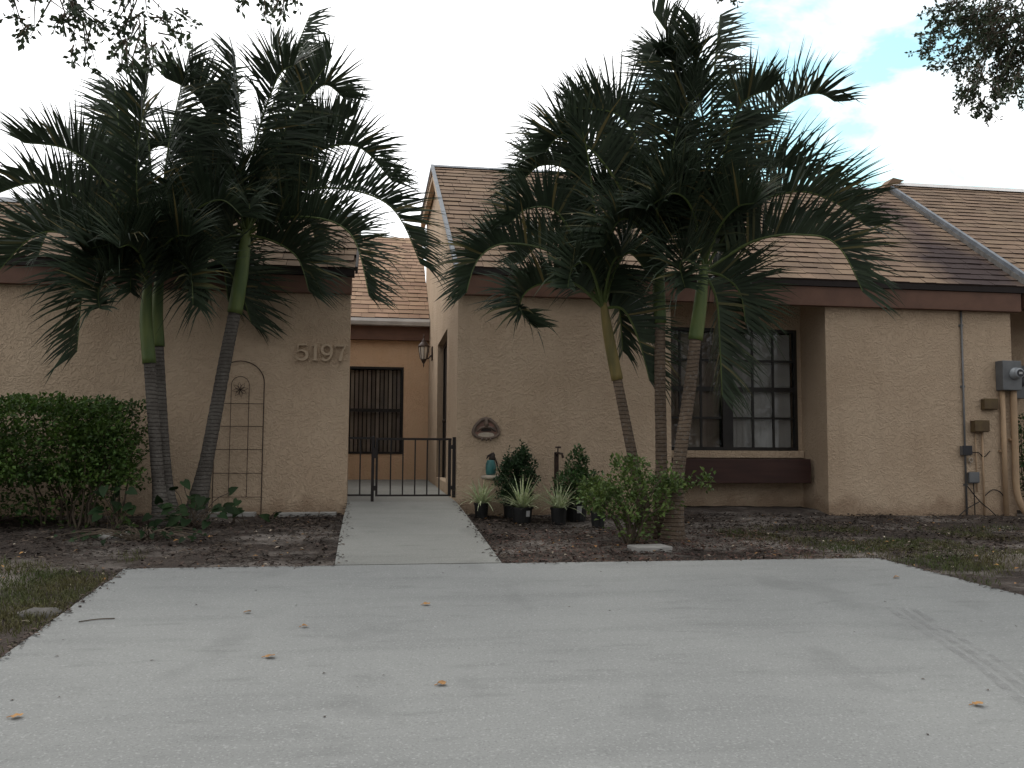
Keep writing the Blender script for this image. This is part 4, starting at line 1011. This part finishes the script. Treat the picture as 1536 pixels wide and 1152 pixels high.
mb = MB().tube([(tx.x, 10.695, z0 + .77), (tx.x + .01, 10.66, z0 + .79), (tx.x + .05, 10.63, z0 + .78), (tx.x + .06, 10.62, z0 + .73)], .016, 8); mb.build('spout', M['brass'], sp, True)
mb = MB().tube([(tx.x + .005, 10.68, z0 + .80), (tx.x + .005, 10.66, z0 + .86)], .008, 6); mb.tube([(tx.x - .03, 10.66, z0 + .862), (tx.x + .04, 10.66, z0 + .862)], .011, 6); mb.build('tap_handle', M['brass'], sp, True)

# broad-leaved creepers at the left palms
HEART = [(0, 0), (.30, -.12), (.50, .12), (.46, .42), (.26, .78), (0, 1.08), (-.26, .78), (-.46, .42), (-.50, .12), (-.30, -.12)]
def heart(mb, p, d, n, L):
    d = d.normalized(); s = d.cross(n).normalized(); u = s.cross(d)
    vs = [p + d * L * .4]
    for x, y in HEART: vs.append(p + s * x * L * .85 + d * y * L + u * (abs(x) * .22 - .10 * y * y) * L)
    mb.add(vs, [(0, i + 1, (i + 1) % 10 + 1) for i in range(10)])
def creeper(label, base, spots, seed, L=.13):
    random.seed(seed); t = thing('broad_leaf_plant', label, 'plant', base, 'broad-leaved plants by the left palms')
    mb, ms = MB(), MB(); b = Vector(base)
    for p in spots:
        p = Vector(p); heart(mb, p, (Vector((rnd(-1, 1), -.5, rnd(-.7, .6)))), Vector((rnd(-.4, .4), -.75, .6)), L * rnd(.7, 1.15))
        ms.tube(catmull([b + Vector((rnd(-.1, .1), rnd(-.06, .06), -.02)), b.lerp(p, .6) + Vector((0, 0, .06)), p], 7), .0045, 5)
    mb.build('leaves', M['vine'], t, True); ms.build('stems', M['stem'], t, True)
random.seed(61)
cb_ = at(285, 800, 9.5); cb_.z = soil(cb_.x, 9.5)
creeper('large heart-leaved plant sprawling around the feet of the left palms', cb_, [cb_ + Vector((rnd(-.42, .42), rnd(-.3, .25), max(.05, rnd(.03, .38) * (1 - abs(k % 5 - 2) * .1)))) for k in range(28)] + [at(275, 722, 9.6), at(262, 735, 9.6), at(285, 745, 9.5), at(278, 760, 9.5), at(306, 755, 9.6)], 62)
c2 = at(358, 785, 9.9); c2.z = soil(c2.x, 9.9)
creeper('tall stemmed broad leaves in front of the trellis foot', c2, [at(357, 750, 9.9), at(364, 765, 9.9), at(340, 768, 9.9), at(350, 772, 9.8), at(330, 765, 9.9)], 63, .12)
c3 = at(408, 785, 10.0); c3.z = soil(c3.x, 10.0)
creeper('small broad leaf sprig on the soil near the edging pavers', c3, [at(416, 770, 10.0), at(411, 776, 9.95), at(404, 779, 10.0)], 64, .12)
c4 = at(175, 785, 9.4); c4.z = soil(c4.x, 9.4)
creeper('dark broad leaves hanging below the right end of the hedge', c4, [c4 + Vector((rnd(-.15, .18), rnd(-.1, .1), rnd(.15, .5))) for k in range(16)], 65, .12)
c5 = at(215, 822, 8.8); c5.z = soil(c5.x, 8.8)
creeper('low dark creeping leaves on the soil below the left palms', c5, [c5 + Vector((rnd(-.8, .55), rnd(-.35, .3), rnd(.03, .10))) for k in range(45)], 66, .06)

# plants past the right wall end
bush('shrub', 'dark green shrub in the gap past the right end of the wall', (9.25, 11.3, 1.35), (.34, .3, .7), 1500, .06, .035, 'midleaf', (9.25, 11.3, .58), seed=8)

# pavers and stones
def slab(name, label, c, sx_, sy_, h, rot, group=None):
    t = MB(); cs, sn = math.cos(rot), math.sin(rot); z = soil(c[0], c[1])
    poly = [(c[0] + x * cs - y * sn, c[1] + x * sn + y * cs) for x, y in ((-sx_, -sy_), (sx_, -sy_), (sx_, sy_), (-sx_, sy_))]
    t.prism(poly, 'z', z - .03, z + h)
    o = t.build(name, M['paver'], None, bevel=.008); return tag(o, label, 'paver', group)
p = at(972, 815, 8.05); slab('paver', 'square grey paver lying flat at the foot of the right palms', (p.x, 8.0), .18, .12, .045, .15)
for k, (px, wd) in enumerate(((322, .14), (362, .16), (447, .24), (492, .10))):
    p = at(px, 770, 10.72); slab('paver', ('thin edging paver behind the left palm trunk at the wall foot', 'edging paver at the foot of the wire trellis', 'long pale edging paver at the wall foot below the house number', 'short edging paver at the wall foot beside the walkway')[k], (p.x, 10.74 + rnd(-.03, .01)), wd, .07, .05, rnd(-.04, .04), 'edging pavers along the left wall')
p = at(172, 798, 9.1); z = soil(p.x, 9.1)
tag(MB().lathe((p.x, 9.1, z - .02), [(.14, 0), (.145, .05), (.13, .065), (.10, .060)], 20).build('stepping_stone', M['paver'], smooth=True), 'round grey concrete disc half sunk in the soil beside the hedge', 'stone')
random.seed(71)
p = at(88, 905, 5.9); z = soil(-2.15, 6.0)
mb = MB()
n_, m_ = 12, 7
for i in range(m_):
    for j in range(n_):
        a = 2 * math.pi * j / n_; ph = math.pi * (i + .5) / m_; d = Vector((math.cos(a) * math.sin(ph), math.sin(a) * math.sin(ph), math.cos(ph))); f = 1 + .22 * noise.noise(d * 2)
        mb.v.append(Vector((-2.14, 6.0, z - .005)) + Vector((d.x * .14 * f, d.y * .10 * f, d.z * .05 * f)))
for i in range(m_ - 1):
    for j in range(n_): mb.f.append([i * n_ + j, i * n_ + (j + 1) % n_, (i + 1) * n_ + (j + 1) % n_, (i + 1) * n_ + j][::-1]); mb.m.append(0)
mb.f.append(list(range(n_))); mb.m.append(0)
tag(mb.build('stone', M['stone'], smooth=True), 'low grey stone in the lawn touching the left driveway edge', 'stone')

# ------------------------------------------------------------------ fallen leaves, twig, litter, grass
def on_drive(x, y):
    d = ray(x, y); t = HC / (SL * d.y - d.z); return Vector((0, 0, HC)) + d * t
LV = [((405, 987), .055, 'broad orange leaf lying on the driveway, left of the middle'), ((640, 908), .05, 'orange leaf on the driveway straight below the walkway'), ((457, 941), .042, 'small orange leaf on the driveway left of the walkway line'),
      ((372, 920), .04, 'tiny brown leaf on the driveway nearest the left palm bed'), ((663, 1028), .05, 'ochre leaf in the middle of the near driveway'), ((1467, 1059), .055, 'orange leaf near the tyre marks at the right'), ((25, 1077), .05, 'narrow orange leaf at the left edge of the near driveway'),
      ((1345, 867), .045, 'brown leaf on the driveway near its far right corner')]
random.seed(81)
for px, L_, lab in LV:
    c = on_drive(*px); mb = MB(); a = rnd(-.5, .5); d = Vector((math.cos(a), math.sin(a), 0)); s = Vector((-d.y, d.x, 0)); vs = [c + Vector((0, 0, .012))]
    K = 10
    for i in range(K):
        t = 2 * math.pi * i / K; r_ = 1 + .15 * rnd(-1, 1)
        vs.append(c + d * L_ * .50 * math.cos(t) * r_ + s * L_ * .42 * math.sin(t) * r_ + Vector((0, 0, .008 + .012 * rnd(0, 1))))
    mb.add(vs, [(0, i + 1, (i + 1) % K + 1) for i in range(K)]); mb.tube([c - d * L_ * .45 + Vector((0, 0, .01)), c - d * L_ * .8 + Vector((0, 0, .006))], .0022, 5)
    tag(mb.build('fallen_leaf', M['fallen']), lab, 'leaf', 'fallen leaves on the driveway')
a, b = on_drive(118, 934), on_drive(172, 929); mid = a.lerp(b, .5) + Vector((0, .02, .008))
tag(MB().tube(catmull([a + Vector((0, 0, .006)), mid, b + Vector((0, 0, .006))], 9), .0035, 5).build('twig', M['stem']), 'thin curved twig on the left side of the driveway', 'twig')

def in_bed(x, y):
    if y < DY + .02: return x < edge_x(edgeL, y) - .02 or x > edge_x(edgeR, y) + .02
    if y > YF - .03: return 3.8 < x < 5.85 and y < 11.5
    return not (-.44 < x < 1.03)
def scatter(name, m, n, L0, L1, ar, region, flat=.4, seed=0, dens=None, kind='stuff'):
    random.seed(seed); mb = MB(); k = 0
    while k < n:
        x, y = rnd(*region[0]), rnd(*region[1])
        if not in_bed(x, y): continue
        if dens and random.random() > dens(x, y): continue
        k += 1; L_ = rnd(L0, L1); a = rnd(0, 6.28); d = Vector((math.cos(a), math.sin(a), rnd(-flat, flat))).normalized()
        mb.leaf(Vector((x, y, soil(x, y) + .010 + rnd(0, .015))), d, Vector((rnd(-flat, flat), rnd(-flat, flat), 1)).normalized(), L_, L_ * ar)
    return tag(mb.build(name, m), kind=kind)
mulch = lambda x, y: .25 + .75 * smooth(.5 + 1.6 * noise.noise(Vector((x * .9, y * 1.1, 7)))) 
o = scatter('mulch', M['chip'], 19000, .02, .085, .36, ((-6.5, 8.7), (7.2, 10.9)), seed=91, dens=mulch); tag(o, 'dark brown wood mulch and dead leaves spread over the planting beds', 'mulch')
M['redchip'] = mat('red_brown_mulch', (.11, .06, .045), (.07, .04, .033), scale=2, rough=.95, island=.5)
o = scatter('mulch', M['redchip'], 3000, .02, .055, .45, ((1.0, 4.2), (7.2, 9.2)), seed=92); tag(o, 'reddish bark mulch between the walkway and the right palms', 'mulch')
o = scatter('leaf_litter', M['pale'], 500, .02, .055, .55, ((-6, 8.7), (3.5, 10.85)), seed=93); tag(o, 'scattered pale dry leaf bits over the soil', 'leaf litter')
o = scatter('leaf_litter', M['fallen'], 420, .025, .06, .6, ((-6, 8.7), (3.5, 10.6)), seed=94); tag(o, 'scattered orange and brown dead leaves on soil and lawn', 'leaf litter')
def grass(label, region, n, seed, dens):
    random.seed(seed); mb = MB(); k = 0
    while k < n:
        x, y = rnd(*region[0]), rnd(*region[1])
        if not in_bed(x, y) or random.random() > dens(x, y): continue
        k += 1; z = soil(x, y); a = rnd(0, 6.28); s = Vector((math.cos(a), math.sin(a), 0)) * .0032; h = rnd(.02, .065); ln = Vector((rnd(-1, 1), rnd(-1, 1), 0)) * h * .9
        p = Vector((x, y, z - .004)); mb.add([p - s, p + s, p + ln * .45 + Vector((0, 0, h * .7)) + s * .7, p + ln * .45 + Vector((0, 0, h * .7)) - s * .7, p + ln + Vector((0, 0, h * .85))], [(0, 1, 2, 3), (3, 2, 4)])
    tag(mb.build('grass', M['grass']), label, 'grass', kind='stuff')
patch = lambda off: (lambda x, y: smooth(.45 + 1.7 * noise.noise(Vector((x * 1.1, y * 1.3, off)))))
grass('thin patchy grass left of the driveway', ((-5.5, -2.0), (4.2, 8.2)), 26000, 95, lambda x, y: patch(3)(x, y) * (1 - .85 * smooth((y - 6.6) / 1.5)))
grass('thin patchy grass right of the driveway', ((3.6, 8.8), (5.0, 9.6)), 26000, 96, lambda x, y: patch(5)(x, y) * smooth((x - 3.4 + (y - 7.5) * .35) / 1.6) * (1 - .9 * smooth((y - 8.8) / .9)))

random.seed(98); mb = MB()
for k in range(2600):
    u = random.random(); o_ = random.gauss(0, .030)
    if u < .30: y = rnd(3.2, DY); x = edge_x(edgeL, y) - .01 + o_; inside = o_ > .01
    elif u < .60: y = rnd(4.5, DY); x = edge_x(edgeR, y) + .01 + o_; inside = o_ < -.01
    elif u < .82:
        x = random.choice((rnd(-1.97, -.36), rnd(1.0, 4.38))); y = DY + .01 + o_; inside = o_ < -.01
    else:
        y = rnd(DY + .02, 10.8); q = (y - 7.215) / 3.7
        if random.random() < .5: x = -.36 - .045 * q + o_; inside = o_ > 0
        else: x = 1.0 - .072 * q + o_; inside = o_ < 0
    z = drive_z(y) + .006 if inside else soil(x, y) + .01
    a = rnd(0, 6.28); L_ = rnd(.012, .05); mb.leaf(Vector((x, y, z)), Vector((math.cos(a), math.sin(a), rnd(-.1, .3))), Vector((rnd(-.4, .4), rnd(-.4, .4), 1)), L_, L_ * .45)
tag(mb.build('mulch', M['chip']), 'dark soil crumbs and chips spilled over the slab edges', 'mulch', kind='stuff')
random.seed(99); mb = MB()
for k in range(150):
    x, y = rnd(-6, 8.6), rnd(5.2, 10.8)
    if not in_bed(x, y): continue
    a = rnd(0, 6.28); L_ = rnd(.05, .22); d = Vector((math.cos(a), math.sin(a), 0)); p = Vector((x, y, soil(x, y) + .012)); q = p + d * L_; q.z = soil(q.x, q.y) + .02
    if in_bed(q.x, q.y): mb.tube([p, p.lerp(q, .5) + Vector((rnd(-.02, .02), rnd(-.02, .02), .012)), q], [.004, .0035, .002], 4)
tag(mb.build('leaf_litter', M['stem']), 'small dry twigs strewn over the planting beds', 'twigs', kind='stuff')
random.seed(97); mb = MB(); k = 0
while k < 110:
    y = 3.3 + (DY - 3.35) * random.random() ** .8; xl, xr = edge_x(edgeL, y), edge_x(edgeR, y)
    u = random.random(); x = rnd(xl, xr) if u < .45 else (xl + abs(random.gauss(0, .10)) if u < .7 else xr - abs(random.gauss(0, .10)))
    if u > .9: y = DY - abs(random.gauss(0, .06)); x = rnd(xl, xr)
    k += 1; a = rnd(0, 6.28); L_ = rnd(.008, .028)
    mb.leaf(Vector((x, y, drive_z(y) + .003)), Vector((math.cos(a), math.sin(a), .1)), Vector((rnd(-.3, .3), rnd(-.3, .3), 1)), L_, L_ * .5)
tag(mb.build('leaf_litter', M['chip']), 'tiny dark crumbs and leaf bits strewn over the driveway', 'leaf litter', kind='stuff')

# ------------------------------------------------------------------ oaks overhead, beside and behind the camera
def twig_cluster(ml, mbk, p, d, length, nl, L, Wd):
    "a twig with spoon-shaped leaves along it and at its end"
    d = d.normalized(); e = p + d * length + Vector((0, 0, -.12 * length)); mid = p.lerp(e, .5) + rvec() * length * .10
    P = catmull([p, mid, e], 8); mbk.tube(P, [.006 - .0006 * i for i in range(8)], 4)
    for k in range(nl):
        t = 1 - random.random() ** 1.5 * .8; i = min(7, int(t * 7)); q = P[i] + rvec() * L * .3
        dd = (d * .5 + rvec() * .9 + Vector((0, 0, -.15))).normalized(); ml.leaf(q, dd, rvec(), L * rnd(.6, 1.2), Wd * rnd(.8, 1.15), fold=.1)
    return e
def oak(label, base, limbs, clusters, fill, L, Wd, seed, h=5.0, rt=.24, dens=1.0):
    random.seed(seed); b = Vector(base); t = thing('oak_tree', label, 'tree', b, 'oak trees arching overhead')
    top = b + Vector((rnd(-.2, .2), rnd(-.2, .2), h)); P = catmull([b + Vector((0, 0, -.2)), b.lerp(top, .5) + Vector((.1, 0, 0)), top], 14)
    MB().tube(P, [rt * (1.5 - .8 * smooth(i / 4) - .25 * i / 13) for i in range(14)], 12).build('trunk', M['oakbark'], t, True)
    for lm in limbs:
        Q = catmull([P[-2]] + [Vector(q) for q in lm], 20); MB().tube(Q, [rt * .55 * (1 - .92 * i / 19) + .004 for i in range(20)], 8).build('limb', M['oakbark'], t, True)
    ml = MB()
    for (p, d, ln, nt_, nl, spread) in clusters:
        mk = MB()
        for k in range(int(nt_ * dens)): twig_cluster(ml, mk, Vector(p) + rvec() * spread, Vector(d) + rvec() * .75, ln * rnd(.5, 1.1), nl, L, Wd)
        mk.build('twigs', M['stem'], t, True)
    for (c, r, n) in fill: leaf_cloud(ml, c, r, n, L * 1.6, Wd * 1.6, shell=.25, lumps=.5, seed=seed)
    ml.build('crown', M['oakleaf'], t)
dn = Vector((.15, 0, -1))
# left oak: small sprays at the top left
Yl = 5.6
C1 = []
for (x, y, dx, dy, ln, n_, nl, sp_) in [(20, -25, .5, .5, .30, 5, 12, .07), (75, -20, .3, 1, .36, 7, 12, .08), (110, -10, .5, 1, .32, 7, 12, .07), (128, 20, .15, .8, .32, 6, 11, .05), (95, 30, -.2, 1, .20, 4, 10, .05), (40, 25, -.4, .6, .18, 3, 9, .05), (112, 72, .3, 1, .14, 2, 8, .02),
                                (200, -20, -.1, 1, .34, 8, 11, .05), (205, 25, -.3, 1, .26, 8, 11, .05), (190, 65, -.5, .8, .18, 6, 10, .03), (215, 70, .1, 1, .2, 5, 10, .04), (225, -10, .5, .4, .22, 3, 9, .05), (240, 30, .8, .2, .22, 4, 9, .05), (268, 20, .3, .8, .18, 3, 9, .04), (232, 60, .3, .6, .22, 4, 9, .05),
                                (370, -20, -.3, .7, .20, 3, 9, .05), (400, -18, .3, .8, .22, 5, 11, .06), (438, -15, .4, .8, .22, 5, 11, .05), (420, -10, 0, 1, .18, 3, 10, .04)]:
    C1.append((at(x, y, Yl + rnd(-.25, .25)), CR @ Vector((dx, -dy, 0)), ln, n_, nl, sp_))
oak('oak whose spoon-leaved sprays hang in at the top left of the sky', (-4.6, 3.6, .2), [[(-4.2, 4.5, 5.2), (-3.0, 5.3, 5.0), at(60, -60, Yl), at(240, -60, Yl), at(450, -50, Yl)], [(-5.5, 2.5, 6.2), (-6.5, 1.5, 7.2)], [(-3.8, 2.0, 6.3), (-3.0, .5, 7.5)]],
    C1, [((-5, 3, 7.2), (2.2, 2.2, 1.3), 2600), ((-3.2, .5, 7.4), (1.6, 1.6, .9), 1200)], .055, .028, 201)
# right oak: dense small-leaved boughs at the top right
Yr = 7.6
C2 = []
for (x, y, dx, dy, ln, n_, nl, sp_) in [(1500, 10, -.6, .5, .5, 26, 24, .24), (1530, 30, -.4, .5, .5, 26, 24, .24), (1520, 60, -.3, .6, .45, 24, 24, .2), (1480, 30, -.5, .6, .4, 16, 22, .16), (1450, 15, -.8, .35, .42, 11, 20, .14), (1420, 40, -1, .4, .32, 7, 16, .06), (1400, 68, -1, .2, .22, 4, 14, .03), (1440, 75, -.6, .8, .34, 8, 18, .08), (1465, 110, -.2, 1, .36, 9, 18, .09), (1475, 150, .2, 1, .22, 5, 14, .04), (1455, 130, -.5, .7, .22, 4, 14, .04), (1500, 100, .1, 1, .35, 9, 18, .10), (1525, 120, 0, 1, .25, 7, 18, .07), (1405, 98, -1, .1, .14, 2, 12, .03), (1550, 20, 0, .6, .6, 14, 22, .25), (1482, 175, .1, .6, .1, 2, 10, .02), (1430, -10, -.3, .8, .3, 6, 16, .08),
                                (1075, -14, -.2, 1, .12, 2, 8, .03), (1096, -12, .1, 1, .11, 2, 8, .02)]:
    C2.append((at(x, y, Yr + rnd(-.35, .35)), CR @ Vector((dx, -dy, 0)), ln, n_, nl, sp_))
oak('oak whose dense dark boughs hang in at the top right of the sky', (7.4, 5.6, .35), [[(6.6, 6.6, 6.3), at(1680, -110, Yr), at(1570, -60, Yr), at(1500, -30, Yr)], [at(1660, -60, Yr), at(1580, 0, Yr), at(1545, 90, Yr)], [(5.5, 7, 7.2), at(1300, -120, Yr), at(1080, -40, Yr)], [(8, 4, 7), (7.2, 2.2, 7.6)]],
    C2, [((7.6, 5.6, 7.4), (2.4, 2.0, 1.4), 3200), ((6.9, 2.4, 7.6), (1.8, 1.8, 1.0), 1500)], .046, .025, 202, h=5.4, dens=2.0)
# trees across the street, seen only as reflections in the panes
def street_oak(label, x, y, r, h, seed):
    random.seed(seed); b = Vector((x, y, -.25)); t = thing('oak_tree', label, 'tree', b, 'oak trees across the street')
    MB().tube(catmull([b, b + Vector((.2, 0, h * .3)), b + Vector((0, .2, h * .6))], 10), [.34 - .02 * i for i in range(10)], 10).build('trunk', M['oakbark'], t, True)
    mb = MB()
    for k in range(16):
        c = b + Vector((rnd(-.85, .85) * r, rnd(-.6, .6) * r, h * .52 + rnd(-.50, .42) * r)); leaf_cloud(mb, c, (r * .42, r * .42, r * .30), 420, .26, .15, shell=.3, lumps=.5, seed=seed + k)
    mb.build('crown', M['oakleaf'], t)
street_oak('broad oak across the street, reflected in the left window panes', -3.5, -13, 4.6, 8.5, 301)
street_oak('broad oak across the street, reflected in the right window panes', 6.5, -12, 4.4, 8.0, 302)
street_oak('tall oak farther along across the street on the right', 14, -13, 4.6, 9.0, 303)
